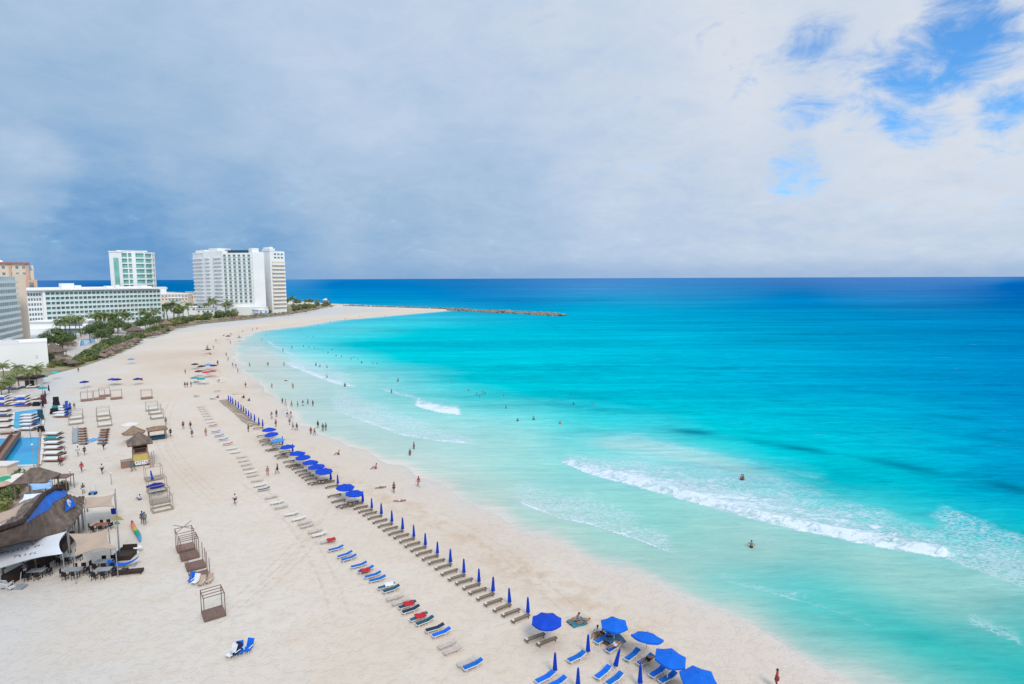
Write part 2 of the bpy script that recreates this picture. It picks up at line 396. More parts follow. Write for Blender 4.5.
# vehicle tracks pressed into the sand
for (a0, a1) in (((62,470),(150,447)),((55,476),(128,452)),((190,640),(330,500)),((200,640),(340,498)),((170,395),(230,520)),((176,395),(238,520)),((350,640),(230,470)),((620,668),(505,560)),((560,600),(420,505))):
    A_, B_ = G(*a0), G(*a1); dv = (B_-A_); ln_ = dv.length; dv.normalize(); nv_ = Vector((-dv.y, dv.x, 0))
    rel_ = vmth('SUBTRACT', PP, A_); al_ = vmth('DOT_PRODUCT', rel_, dv, out=1); ac_ = mth('ADD', vmth('DOT_PRODUCT', rel_, nv_, out=1), mth('MULTIPLY', mth('SINE', mth('MULTIPLY', al_, 3.2/ln_)), ln_*0.05))
    tr_ = rng_(mth('ABSOLUTE', mth('SUBTRACT', mth('ABSOLUTE', ac_), 0.8)), 0.0, 0.32, 1.0, 0.0)
    tr_ = mth('MULTIPLY', mth('MULTIPLY', tr_, rng_(md2, 0.35, 0.6)), mth('MULTIPLY', rng_(al_, 0, ln_*.15), rng_(al_, ln_*.8, ln_, 1, 0)))
    c = mixc(mth('MULTIPLY', tr_, 0.38), c, (0.44, 0.35, 0.27))
L(c, b.inputs['Base Color'])
L(rng_(sh, 0.0, 3.0, 0.22, 0.9), b.inputs['Roughness']); b.inputs['Specular IOR Level'].default_value = 0.25
vo = node(nt, 'ShaderNodeTexVoronoi'); vo.inputs['Scale'].default_value = 1.7; L(O, vo.inputs['Vector'])
fp = mth('MULTIPLY', mth('MULTIPLY', rng_(vo.outputs[0], 0.0, 0.32), rng_(md2, 0.46, 0.66)), 0.55)
bp = node(nt, 'ShaderNodeBump'); bp.inputs['Strength'].default_value = 0.7; bp.inputs['Distance'].default_value = 0.10
L(mth('ADD', mth('ADD', fp, mth('MULTIPLY', fine, 0.9)), mth('MULTIPLY', mid, 0.45)), bp.inputs['Height']); L(bp.outputs[0], b.inputs['Normal'])
sand.data.materials.append(m)

# ------------------------------------------------------------------ sea
CP = """
279 100 50 130 190|286 100 15 110 175|295 100 15 115 180|286 200 15 120 180|279 300 75 150 200|279 600 78 145 200|279 850 80 135 195|279 1000 70 135 195
284 330 15 130 195|284 460 30 130 190|284 600 78 148 200|284 800 62 130 190|284 1010 0 115 187
291 330 10 140 200|291 600 65 155 205|291 800 30 130 190|291 1010 0 112 185
299 330 5 150 205|299 450 10 145 200|299 600 35 160 205|299 800 0 135 195|299 1010 0 112 180
305 380 20 170 210|305 520 10 150 200
312 600 0 178 212|312 700 0 165 205|312 850 0 150 200|312 1010 0 130 190
320 420 60 205 220|320 520 15 190 215
330 350 90 215 220|330 420 20 207 217|330 600 0 190 215|330 800 0 165 205|330 1010 0 142 198
345 300 120 225 225|345 350 30 210 217|345 450 0 200 214|345 600 0 195 215
360 270 190 225 218|360 320 150 225 218|360 400 25 210 215|360 600 0 196 215|360 800 0 178 212|360 1010 0 146 200
380 290 200 225 215|380 350 175 225 215|380 450 50 212 215|380 600 0 200 215
400 300 190 222 212|400 380 165 227 217|400 470 100 222 217|400 600 15 205 215|400 800 0 190 214|400 1010 0 152 203
420 340 180 225 215|420 450 165 227 217|420 560 90 218 215|420 700 10 205 214
440 400 185 225 212|440 520 165 227 215|440 600 100 220 215|440 700 60 215 215|440 860 0 197 213|440 1010 0 164 205
460 420 195 223 210|460 500 175 226 212|460 640 150 225 218|460 760 60 213 215|460 900 0 197 213
485 470 195 225 208|485 560 165 226 212|485 700 165 226 216|485 830 50 210 213|485 1010 0 172 206
510 560 175 226 208|510 650 160 225 208|510 780 165 224 214|510 900 70 212 212|510 1010 10 190 208
535 590 170 226 205|535 680 165 222 203|535 800 165 220 205|535 960 90 212 208|535 1020 60 205 206
555 620 165 224 203|555 700 165 218 202|555 760 168 215 200|555 880 165 218 203|555 1010 140 214 206
585 680 175 222 200|585 720 115 216 200|585 800 110 212 200|585 900 160 217 200|585 1010 155 212 200
610 740 150 218 200|610 800 85 212 198|610 880 110 213 199|610 960 150 213 197|610 1020 135 210 196
640 800 125 215 197|640 860 80 211 195|640 920 65 207 194|640 1010 100 208 194
670 850 150 215 195|670 900 105 212 193|670 1010 65 203 192|700 900 130 212 195|700 1010 70 203 190|760 1010 110 208 190|760 1300 60 200 190
""".replace('\n', '|').split('|')
cp = np.array([[float(q) for q in s.split()] for s in CP if s.strip()])  # paler rows next to the horizon put distance haze into the water colour
def wmap(py): return np.where(py < 400, 400-(400-py)*1.0-180*np.log1p((400-np.minimum(py, 400))/40)+0, py)*2.0
cx_ = cp[:, 1]; cy_ = wmap(cp[:, 0]); 
cc = np.array([lin(r) for r in cp[:, 2:]])
def K(ax, ay, bx, by): return np.sqrt((ax[:, None]-bx)**2+(ay[:, None]-by)**2+15**2)
Wt = np.linalg.solve(K(cx_, cy_, cx_, cy_)+np.eye(len(cp))*1.5, cc)
SEAF = 0.80
def seaf(x, y):
    d = sdf(x, y); px, py = proj(x, y, np.full(x.shape, SEA))
    n = len(x); col = np.zeros((n, 3))
    qx = np.clip(px, -60, 1150); qy = wmap(np.clip(py, 278, 760))
    for i in range(0, n, 40000):
        col[i:i+40000] = K(qx[i:i+40000], qy[i:i+40000], cx_, cy_) @ Wt
    col = np.clip(col, 0.0, 0.85)
    # dark weed / trough patches
    for ax, ay, wx, wy, am, sl in ((693,432,24,2.6,.85,.10),(800,449,32,3.0,.85,.13),(905,466,38,3.6,.75,.17),(1010,487,25,3.6,.8,.2),(960,418,40,2.5,.4,.12),(1000,440,30,2.2,.45,.12),(870,392,50,2.0,.3,.08),(590,408,60,2.2,.22,.12),(330,293,40,2,.0,0),(760,443,10,2,.3,.1),(560,392,60,2.5,.18,.14)):
        g = np.exp(-((px-ax)/wx)**2-((py-ay-(px-ax)*sl)/wy)**2)*am
        col = col*(1-g[:, None])+np.array(lin((0,122,150)))*g[:, None]
    # stirred sand behind the breaker
    sx = [560,600,640,700,775,830]; sy = [434,438,441,455,474,486]
    yy = np.interp(px, sx, sy); g = np.exp(-((py-yy-4)/8.0)**2)*np.clip((px-570)/40, 0, 1)*np.clip((800-px)/60, 0, 1)*0.5
    col = col*(1-g[:, None])+np.array(lin((205,220,212)))*g[:, None]
    # wide milky shallows in the upper bay
    yf_ = np.interp(px, [236,262,285,345,400,440], [331,341,361,388,430,440])
    g = np.clip((py-yf_+5)/10, 0, 1)*np.clip((450-px)/70, 0, 1)*np.clip((480-py)/40, 0, 1)*0.36
    col = col*(1-g[:, None])+np.array(lin((206,218,206)))*g[:, None]
    g = np.exp(-((px-256)/26)**2-((py-362)/24)**2)*0.7
    col = col*(1-g[:, None])+np.array(lin((214,212,200)))*g[:, None]
    # shallow film over wet sand near the shoreline
    f = np.clip(1+d/13.0, 0, 1)**1.3*0.75
    col = col*(1-f[:, None])+np.array(lin((206,222,206)))*f[:, None]
    f = np.clip(1+(d+0.25*np.sin(x*1.1+y*.7))/3.0, 0, 1)**1.1*0.97
    col = col*(1-f[:, None])+np.array((0.57,0.505,0.435))/SEAF*f[:, None]
    f2_ = f[:, None]
    foam = np.zeros(n); lace = np.zeros(n); z = np.full(n, SEA)
    def band(xs, ys, th, am, arr, x0=None, x1=None, fade=25, pw=1.0, edge=1.0):
        yf = np.interp(px, xs, ys); dy = yf-py
        th_ = np.interp(px, xs, th) if isinstance(th, list) else th
        e = np.clip((px-(x0 or xs[0]))/fade, 0, 1)*np.clip(((x1 or xs[-1])-px)/fade, 0, 1)
        v = np.clip((dy+edge)/edge, 0, 1)*np.clip(1-np.maximum(dy, 0)/np.maximum(th_, .1), 0, 1)**pw*e*am
        np.maximum(arr, v, out=arr); return dy, e
    bx = [556,590,640,700,760,820,880,930,958]; by = [459,473.5,487.5,505,521.5,534,546,556,559]
    th = [2,14,26,32,35,33,26,16,4]
    dy, e = band(bx, by, th, 1.08, foam, fade=14, pw=0.55, edge=1.2)
    ridge = np.exp(-((dy-4)/np.where(dy < 4, 2.2, 5.5))**2)*e; z = z+0.8*ridge*np.clip((px-540)/80, .3, 1)
    band(bx, by, [6,18,34,46,50,48,40,30,20], 1.15, lace, fade=20, pw=0.45)
    band([925,960,1000,1060], [551,565,580,600], 55, 1.1, lace, fade=22, pw=0.3)
    band([412,420,440,463], [403,407,412,415], 9, 1.4, foam, fade=6, pw=0.6)
    band([325,345,400,440,482], [405,414,434,441,445], [20,26,26,14,5], 1.25, lace, fade=14, pw=0.5)
    band([325,345,400,440,482], [405,414,434,441,445], 4, 1.0, foam, fade=20, pw=0.8)
    band([283,300,334,360], [363,370,383,389], [6,9,8,5], 1.05, foam, fade=10)
    band([283,300,334,360], [363,370,383,389], [18,24,24,16], 1.1, lace, fade=14)
    band([378,388,402,420], [388,391,395,399], 3.5, 0.75, foam, fade=8)
    band([500,560,589,642,690], [495,518,524,541,560], [20,32,36,32,16], 1.05, lace, fade=26, pw=0.7)
    band([500,560,589,642,690], [495,518,524,541,560], 2.6, 1.2, foam, fade=30)
    band([690,720,760,830,900], [570,580,590,610,640], 18, 0.6, lace, fade=40)
    band([960,985,1030], [618,628,648], 16, 0.85, lace, fade=14)
    band([712,722,735,745], [612,617,623,629], 1.5, 0.8, foam, fade=5)
    band([240,262,285,310], [350,351,357,363], 8, 0.6, lace, fade=12)
    band([262,272,285,300], [338,345,352,358], 4, 0.75, foam, fade=8)
    band([600,640,700,780,850], [436,440,454,470,488], 14, 0.5, lace, fade=25)
    # thin swash line along the beach
    lace = np.maximum(lace, np.exp(-((d+0.6)/0.5)**2)*0.36)
    # gentle swell
    amp = np.clip(-d/20, 0, 1)*0.10
    z = z+amp*np.sin((x*0.35+y*0.18)*0.9+np.sin(y*0.05)*2)*np.clip(2-np.hypot(x, y)/140, 0, 1)
    return z, {'foam': foam, 'lace': lace, 'shore': d}, {'water': col*SEAF*(0.80+(np.array([[0.85, 0.83, 0.85]])*(1-f2_)+f2_-0.80)*np.clip(col[:, :1]*5, 0, 1))}
els = np.concatenate([np.arange(45, 8, -0.10), np.arange(8, 1.0, -0.05), np.arange(1.0, 0.1, -0.03), np.geomspace(0.1, 0.03, 6)])
sea = polar_mesh('sea_water', -62, 68, 1250, els, seaf)
m = bpy.data.materials.new('sea_water'); m.use_nodes = True; nt = m.node_tree; L = nt.links.new
b = nt.nodes['Principled BSDF']; tc = node(nt, 'ShaderNodeTexCoord'); O = tc.outputs['Object']
def mapped(rot, scale):
    mp = node(nt, 'ShaderNodeMapping'); mp.inputs['Rotation'].default_value = (0, 0, R(rot)); mp.inputs['Scale'].default_value = scale
    L(O, mp.inputs[0]); return mp.outputs[0]
wc = attr('water', 0); fo = attr('foam', 2); la = attr('lace', 2)
# streaks of different water; shading of the wave chop put into the colour
s1 = noise(mapped(38, (0.012, 0.10, 1)), 1.0, 5, 0.6, 0.4)
s2 = noise(mapped(10, (0.0025, 0.016, 1)), 1.0, 5, 0.65, 0.3)
s3 = noise(mapped(32, (0.18, 0.9, 1)), 1.0, 5, 0.7, 0.5)
s4 = noise(mapped(34, (0.55, 2.6, 1)), 1.0, 4, 0.7, 0.6)
s5 = noise(mapped(28, (0.035, 0.38, 1)), 1.0, 3, 0.6, 0.8)
deepw = node(nt, 'ShaderNodeMix', data_type='RGBA', blend_type='MULTIPLY'); deepw.inputs[0].default_value = 1
kn = mth('ADD', mth('ADD', centred(s1, 0.75), centred(s2, 0.95)), mth('ADD', centred(s3, 0.85), mth('ADD', centred(s4, 0.55), centred(s5, 0.5))))
k = mth('ADD', mth('MULTIPLY', kn, rng_(attr('shore', 2), -70, -6, 1.0, 0.38)), 1.0)
kk = node(nt, 'ShaderNodeCombineXYZ'); L(mth('POWER', k, 1.6), kk.inputs[0]); L(k, kk.inputs[1]); L(mth('POWER', k, 0.8), kk.inputs[2])
L(wc, deepw.inputs[6]); L(kk.outputs[0], deepw.inputs[7])
c = deepw.outputs[2]
f1 = noise(mapped(30, (0.7, 1.2, 1)), 1.0, 6, 0.72, 0.8); f2 = noise(mapped(30, (0.10, 0.22, 1)), 1.0, 4, 0.6)
fm = rng_(mth('ADD', mth('ADD', fo, centred(f1, 3.6)), centred(f2, 1.2)), 0.22, 1.15)
fm = mth('MULTIPLY', fm, rng_(fo, 0.02, 0.3))
v1 = node(nt, 'ShaderNodeTexVoronoi', feature='DISTANCE_TO_EDGE'); v1.inputs['Scale'].default_value = 1.25
L(vmth('ADD', mapped(30, (0.8, 1.5, 1)), vmth('SCALE', noise(O, 1.2, 3, 0.6, out=1))), v1.inputs['Vector'])
ln = rng_(v1.outputs[0], 0.0, 0.24, 1.0, 0.0)
lm = mth('MULTIPLY', mth('MULTIPLY', mth('ADD', mth('MULTIPLY', ln, 0.42), rng_(f1, 0.48, 0.72, 0, 0.8)), rng_(mth('ADD', la, centred(f2, 1.4)), 0.2, 0.85)), 0.85, clamp=True)
fm = mth('MAXIMUM', fm, lm)
c = mixc(fm, c, (0.62, 0.67, 0.72)); L(c, b.inputs['Base Color'])
L(mth('ADD', mth('MULTIPLY', fm, 0.5), 0.28), b.inputs['Roughness']); b.inputs['IOR'].default_value = 1.33; b.inputs['Specular IOR Level'].default_value = 0.0
bp = node(nt, 'ShaderNodeBump'); bp.inputs['Strength'].default_value = 0.55; bp.inputs['Distance'].default_value = 0.22
r1 = noise(mapped(35, (0.5, 1.6, 1)), 1.0, 5, 0.65, 0.6); r2 = noise(mapped(25, (0.10, 0.45, 1)), 1.0, 3, 0.5, 0.5)
L(mth('ADD', mth('ADD', r1, mth('MULTIPLY', r2, 2.0)), mth('MULTIPLY', fm, 1.0)), bp.inputs['Height']); L(bp.outputs[0], b.inputs['Normal'])
sea.data.materials.append(m)
# ================================================================== BEACH FURNITURE
def open_parasol(rad=1.35, hgt=2.35, cm='brightblue', seg=8, drop=0.42, name='open_parasol'):
    t = thing(name, cat='parasol')
    MB().tube((0,0,0), (0,0,hgt-0.02), 0.03).build('pole', 'white', t)
    cb = MB(); vs = []; fs = []
    n = seg*2
    for k, (rr, z) in enumerate(((0.04, hgt), (rad*0.5, hgt-drop*0.42), (rad, hgt-drop))):
        for i in range(n):
            a = 2*math.pi*i/n; sc_ = math.cos(math.pi/seg)*1.0 if i % 2 else 1.0
            vs.append((rr*sc_*math.cos(a), rr*sc_*math.sin(a), z-(0.03*k if i % 2 else 0)))
    for k in range(2):
        for i in range(n): fs.append((k*n+i, k*n+(i+1) % n, (k+1)*n+(i+1) % n, (k+1)*n+i))
    fs.append(tuple(range(n))[::-1])
    o = len(vs)
    for i in range(n):            # valance
        x, y, z = vs[2*n+i]; vs.append((x*1.005, y*1.005, z-0.14))
    for i in range(n): fs.append((2*n+i, 2*n+(i+1) % n, o+(i+1) % n, o+i))
    cb.add(vs, fs).build('canopy', cm, t)
    rb = MB()
    for i in range(seg):
        a = 2*math.pi*i/seg; rb.tube((0.03*math.cos(a), 0.03*math.sin(a), hgt-0.06), (rad*0.97*math.cos(a), rad*0.97*math.sin(a), hgt-drop-0.05), 0.012, n=4)
    rb.build('ribs', 'white', t)
    MB().lathe([(0.0, hgt+0.10), (0.04, hgt+0.05), (0.02, hgt-0.0)], 8).build('finial', cm, t)
    return t
def closed_parasol(hgt=1.9, cm='blue', name='closed_parasol'):
    t = thing(name, cat='parasol')
    MB().tube((0,0,0), (0,0,hgt), 0.03).build('pole', 'wood', t)
    cb = MB(); prof = [(0.02, hgt), (0.09, hgt-0.12), (0.13, hgt-0.6), (0.17, hgt-1.1), (0.21, hgt-1.5), (0.19, hgt-1.56)]
    vs = []; n = 16
    for r, z in prof:
        for i in range(n):
            a = 2*math.pi*i/n; q = r*(1.0 if i % 2 else 0.62); vs.append((q*math.cos(a), q*math.sin(a), z+(0.05 if i % 4 == 0 else 0)))
    fs = [(k*n+i, k*n+(i+1) % n, (k+1)*n+(i+1) % n, (k+1)*n+i) for k in range(len(prof)-1) for i in range(n)]
    fs += [tuple(range(n))[::-1], tuple(range((len(prof)-1)*n, len(prof)*n))]
    cb.add(vs, fs).build('folded_canopy', cm, t)
    MB().lathe([(0.135, hgt-0.72), (0.15, hgt-0.76), (0.135, hgt-0.80)], 10).build('strap', cm, t)
    MB().lathe([(0.0, 0.10), (0.2, 0.08), (0.24, 0.0)], 10).build('base', 'beige', t)
    return t
def wood_lounger():                # along +x (foot at -x, head at +x), 2 m long
    t = thing('wooden_lounger', cat='sun lounger')
    b = MB()
    for i in range(10): b.box(-0.98+i*0.195, -0.82+i*0.195, -0.31, 0.31, 0.33, 0.355)
    b.build('seat_slats', 'wood', t)
    MB().box(-1.0, 1.0, 0.315, 0.355, 0.26, 0.36).box(-1.0, 1.0, -0.355, -0.315, 0.26, 0.36).box(-1.04, -1.0, -0.355, 0.355, 0.26, 0.36).box(1.0, 1.04, -0.355, 0.355, 0.26, 0.36).build('frame', 'darkwood', t)
    for x in (-0.85, 0.85):
        for y in (-0.3, 0.3): MB().box(x-0.035, x+0.035, y-0.035, y+0.035, 0, 0.26).build('leg', 'darkwood', t)
    MB().box(-1.0, -0.80, -0.25, 0.25, 0.36, 0.44).build('footrest_pad', 'cream', t)
    return t
def plastic_lounger(cush=None, back=0.30, fm='white'):
    t = thing('plastic_lounger', cat='sun lounger')
    b = MB().box(-0.95, 0.35, -0.33, -0.28, 0.28, 0.34).box(-0.95, 0.35, 0.28, 0.33, 0.28, 0.34).box(-0.98, -0.93, -0.33, 0.33, 0.28, 0.34).box(0.33, 0.38, -0.33, 0.33, 0.28, 0.34)
    b.build('frame', fm, t)
    s = MB()
    for i in range(9): s.box(-0.9+i*0.137, -0.81+i*0.137, -0.28, 0.28, 0.30, 0.325)
    s.build('seat_slats', fm, t)
    mt = Matrix.Translation((0.36, 0, 0.32)) @ Matrix.Rotation(-back, 4, 'Y')
    s = MB()
    for i in range(5): s.box(0.02+i*0.125, 0.10+i*0.125, -0.28, 0.28, 0.0, 0.03, mt)
    s.box(0, 0.64, -0.33, -0.28, -0.01, 0.04, mt).box(0, 0.64, 0.28, 0.33, -0.01, 0.04, mt); s.build('backrest', fm, t)
    for x in (-0.75, 0.25):
        for y in (-0.29, 0.29): MB().tube((x+0.04, y, 0.29), (x-0.05, y*1.06, 0), 0.035, 0.03).build('leg', fm, t)
    if cush:
        c = MB(); xs = [-0.92, -0.3, 0.34]; 
        c.box(-0.92, 0.34, -0.27, 0.27, 0.33, 0.39); c.box(0.0, 0.60, -0.27, 0.27, 0.04, 0.10, mt); c.build('cushion', cush, t)
    return t
def towel(cm, name='beach_towel'):
    b = MB(); vs = []; n = 6
    for i in range(n):
        for j in range(4):
            x = -0.5+i*0.2; y = -0.42+j*0.28
            vs.append((x, y+0.05*math.sin(i*1.3), 0.06+0.03*math.sin(i*2.1+j*1.7)-(0.10 if j in (0, 3) else 0)))
    fs = [(i*4+j, i*4+j+1, (i+1)*4+j+1, (i+1)*4+j) for i in range(n-1) for j in range(3)]
    k = len(vs); vs2 = vs+[(x, y, z-0.025) for x, y, z in vs]
    fs2 = fs+[tuple(v+k for v in f)[::-1] for f in fs]
    return b.add(vs2, fs2).build(name, cm, smooth=True)
P_open = Proto(open_parasol(1.38, 2.45, 'blue')); P_open2 = Proto(open_parasol(1.25, 2.3, 'brightblue', 6, 0.36))
P_closed = Proto(closed_parasol()); P_wood = Proto(wood_lounger())
P_bare = Proto(plastic_lounger(fm='beige')); P_white = Proto(plastic_lounger('cream')); P_cush = Proto(plastic_lounger('slingblue'))

# --- the row of wooden loungers with a blue parasol per pair (nearest first)
ROW = [('c',(528,616)),('c',(509.7,605.5)),('c',(493,594.5)),('c',(479,584.5)),('c',(464,575.5)),('c',(450.5,565)),('c',(437.5,556)),('c',(425.5,547.5)),('c',(414,539)),('c',(402.7,531.5)),('c',(392,524)),('c',(381.5,516.3)),('c',(372,510)),('c',(362.8,503.5)),
       ('o',(353.5,491.3)),('o',(344.5,485.5)),('c',(338,485.5)),('c',(331,481.5)),('o',(323.3,470)),('o',(316.8,465.6)),('o',(310,461)),('o',(303,455.6)),('o',(297,452.6)),('c',(292.7,453)),('o',(287.8,445.5)),('c',(282.7,445)),('l',(278.3,438.8)),('o',(272,433)),('o',(269,428.9)),('c',(262.8,427.7)),('c',(258.8,425)),('c',(254.7,422.3)),('c',(251.3,420)),('c',(248.7,417.7)),('c',(246.2,415.4)),('c',(243.7,413)),('c',(241.3,411)),('c',(238.6,409)),('c',(235.8,406.8)),('c',(233,405)),('c',(230.8,403.2)),('c',(228.7,401.4))]
GR_U = 'blue parasols along the row of wooden loungers'; GR_L = 'wooden loungers in the long row'
pts = []
for k, p in ROW: pts.append(G(p[0], p[1], 0) if k == 'c' else G(p[0], p[1], 2.15))
# big open parasol that ends the row
big = G(546.7, 618.8, 2.2)
P_open.place((big.x, big.y, 0), 0.3, 'large open royal blue parasol at the near end of the wooden lounger row', GR_U)
cc_ = {'o': 0, 'c': 0, 'l': 0}
dirv = (G(412.5, 0+577, .35)-G(403, 0+582, .35))
def lrot(p):                    # lounger heading: seaward, square to the row
    a = math.atan2((G(516.5,598,.35)-G(499,605,.35)).y, (G(516.5,598,.35)-G(499,605,.35)).x)
    return a
LA = math.atan2((G(557,636.5,.35)-G(537,644.5,.35)).y, (G(557,636.5,.35)-G(537,644.5,.35)).x)
ux, uy = math.cos(LA), math.sin(LA)
nw = 0
def put_wood(x, y, lab):
    P_wood.place((x, y, 0), LA+random.uniform(-0.05, 0.05), lab, GR_L, scale=(.97, .5, .9))
for lab, q in (('wooden lounger half under the large open blue parasol, inland one of the two', (535,636)), ('wooden lounger at the very near end of the row, just below the large open parasol', (547,640))):
    s = G(*q, .35); put_wood(s.x, s.y, lab)
for i, ((k, _), p) in enumerate(zip(ROW, pts)):
    nx = pts[i+1] if i+1 < len(pts) else p+(p-pts[i-1])
    pv = pts[i-1] if i else p-(pts[1]-p)
    tan = (pv-nx)*0.5
    if k == 'c':
        P_closed.place((p.x, p.y, 0), random.uniform(0, 1), 'closed blue parasol, %s parasol up the row counting from the large open one' % nth(i+1), GR_U, scale=random.uniform(0.9, 1.02), tilt=(random.uniform(-.03,.03), random.uniform(-.03,.03)))
    else:
        r_ = P_open.place((p.x, p.y, 0), random.uniform(0, 1), ('lighter blue open parasol' if k == 'l' else 'open blue parasol')+', %s parasol up the row counting from the large open one' % nth(i+1), GR_U, mats={'canopy': 'skyblue'} if k == 'l' else None, scale=random.uniform(0.92, 1.0), tilt=(random.uniform(-.06,.06), random.uniform(-.06,.06)))
    gap = tan.length
    for f, w in ((0.10, 'beside'), (-0.42, 'below')):
        if gap < 1.35 and f < 0: continue
        q = p+tan*f
        put_wood(q.x-ux*1.05, q.y-uy*1.05, 'wooden lounger %s the %s parasol up from the large one' % ('touching' if f > 0 else 'just before', nth(i+1)))

# --- the inland row of low plastic loungers
IN = [((473,664.5),'slingblue'),((467.5,661),'b'),((453.5,649),'b'),((448,643.5),'b'),((441.5,632.5),'brightblue'),((435,628),'darkfab'),((425,621),'dkteal'),((419,617),'slate'),((411,609.5),'darkfab'),((407.5,605),'dkteal'),((401,601),'b'),((395.5,596.7),'b'),((391.5,589),'dkteal'),((386.5,586),'slate'),((377.5,579),'slingblue'),((373,575),'slingblue'),((366,569.5),'slingblue'),((359,565),'slingblue'),((349,558),'slingblue'),((345,554.5),'slingblue'),((336,548.5),'slingblue'),((328,540.5),'b'),((319.5,534),'w'),((315.5,530.5),'b'),((307.5,525),'b'),((305,522),'b'),((299,518.3),'w'),((291.5,513.5),'w'),((281.5,506.2),'b'),((277.5,502),'w'),((271.5,496.5),'b'),((264,489),'slate'),((260,484.7),'w'),((257.3,480),'b'),((253,475),'b'),((251,471.6),'w'),((248.5,467.8),'b'),((246.5,464),'b'),((244,460.3),'b'),((242,456.4),'b'),((235.3,451.8),'w'),((231.5,448.2),'w'),((228,443.7),'red'),((223.5,439.3),'slingblue'),((219.3,435.5),'slingblue'),((216,431.5),'slingblue'),((213.2,425.3),'red'),((211,421.5),'w'),((209,418.5),'b'),((207.3,415.5),'b'),((205.5,413),'b'),((204,410.7),'b'),((202.5,408.5),'b'),((201,406.3),'b')]
GR_I = 'low plastic loungers in the inland row'
cn = {'slingblue':'blue','brightblue':'bright blue','darkfab':'dark navy','dkteal':'dark teal','slate':'slate blue','red':'red'}
for i, (p, kind) in enumerate(IN):
    s = G(p[0], p[1], 0.3); rz = LA+random.uniform(-.10, .10); l = nth(i+1)
    if kind == 'b': P_bare.place((s.x, s.y, 0), rz, 'bare beige plastic lounger, %s from the near end of the inland row' % l, GR_I, scale=(.95,.8,.9))
    elif kind == 'w': P_white.place((s.x, s.y, 0), rz, 'plastic lounger with pale cushion, %s from the near end of the inland row' % l, GR_I, scale=(.95,.8,.9))
    else: P_cush.place((s.x, s.y, 0), rz, 'white plastic lounger with %s cushion, %s from the near end of the inland row' % (cn[kind], l), GR_I, mats={'cushion': kind}, scale=(.95,.8,.9))
TW = Proto(towel('red'))
for (px, py), lab, mt_ in (((365,569.5),'crumpled red towel hanging off a blue lounger in the inland row','red'),((331,539),'red towel on the bare lounger just beyond the blue cushioned ones','red'),((420,615),'long red towel on the lounger third pair from the near end','red'),((408.5,602.8),'red towel spread on the dark lounger beside two bare loungers','red'),((389,583.5),'white towel bundled on the dark cushioned pair of loungers','cwhite')):
    s = G(px, py, 0.45); r_ = TW.place((s.x, s.y, 0.46), LA, lab, 'towels on the inland loungers', cat='towel')
    r_.material_slots[0].link = 'OBJECT'; r_.material_slots[0].material = M[mt_]

# --- near group: blue loungers and parasols at the water side
NB = [((545,677),'blue lounger beside a closed parasol at the bottom edge, left end'),((557,682),'blue lounger cut by the bottom edge in front of the leftmost one'),((576.6,656.5),'blue lounger with closed parasol at its head, farthest left above the others'),((603,672),'blue lounger leading to the leaning closed parasol'),((614.5,678.5),'blue lounger right of the leaning closed parasol'),((632.5,654.5),'dark blue lounger left of the lounger with a sunbather'),((645.5,659.5),'blue lounger with a sunbather on it'),((658,671),'blue lounger under the second lowest open parasol, left one'),((668,677),'blue lounger under the second lowest open parasol, right one'),((614,646.5),'lounger with striped towel below the group of people'),((618.5,632),'lounger in the shade of the topmost open parasol'),((603,638),'lounger crowded with people and bags'),((559,682+10),'blue lounger mostly below the bottom edge')]
for (px, py), lab in NB[:-1]:
    s = G(px, py, 0.35); P_cush.place((s.x, s.y, 0), LA+random.uniform(0.0, .22), lab, 'blue loungers near the waterline', mats={'cushion': random.choice(['brightblue','slingblue'])}, scale=(.92,.85,.95))
for (px, py, tl), lab in (((555,674,0),'closed blue parasol beside the leftmost near lounger'),((588,655,0),'closed blue parasol at the head of the upper left near lounger'),((614.5,669.5,.22),'closed blue parasol leaning over the near loungers'),((578,690,0),'closed blue parasol cut off at the bottom edge, left of two'),((640,687,0),'closed blue parasol cut off at the bottom edge, right of two')):
    s = G(px, py, 0); P_closed.place((s.x, s.y, 0), 0, lab, 'parasols near the waterline', tilt=(0, tl))
for (px, py), rz, ti, lab, sc_ in (((614.3,623.4),0.5,(0,0),'topmost of the four open blue parasols by the waterline',1.0),((645.5,640.7),0.9,(-0.05,0.28),'tilted open blue parasol second from the top by the waterline',1.08),((667,658),0.2,(0.05,0.12),'open blue parasol third from the top by the waterline',1.08),((698,679),0.5,(0,0),'lowest open blue parasol by the waterline, cut by the bottom edge',1.12)):
    s = G(px, py-2.0, 2.2); P_open2.place((s.x, s.y, 0), rz, lab, 'parasols near the waterline', tilt=ti, scale=sc_)
for (px, py), mt_, lab in (((576.6,622.5),'cteal','blue patterned towel spread on the sand beyond the large parasol'),((614.5,645),'slate','striped towel over the lounger below the group of people')):
    s = G(px, py, 0.0); r_ = TW.place((s.x, s.y, 0.08 if py < 630 else 0.5), LA, lab, cat='towel', scale=1.6); r_.material_slots[0].link = 'OBJECT'; r_.material_slots[0].material = M[mt_]

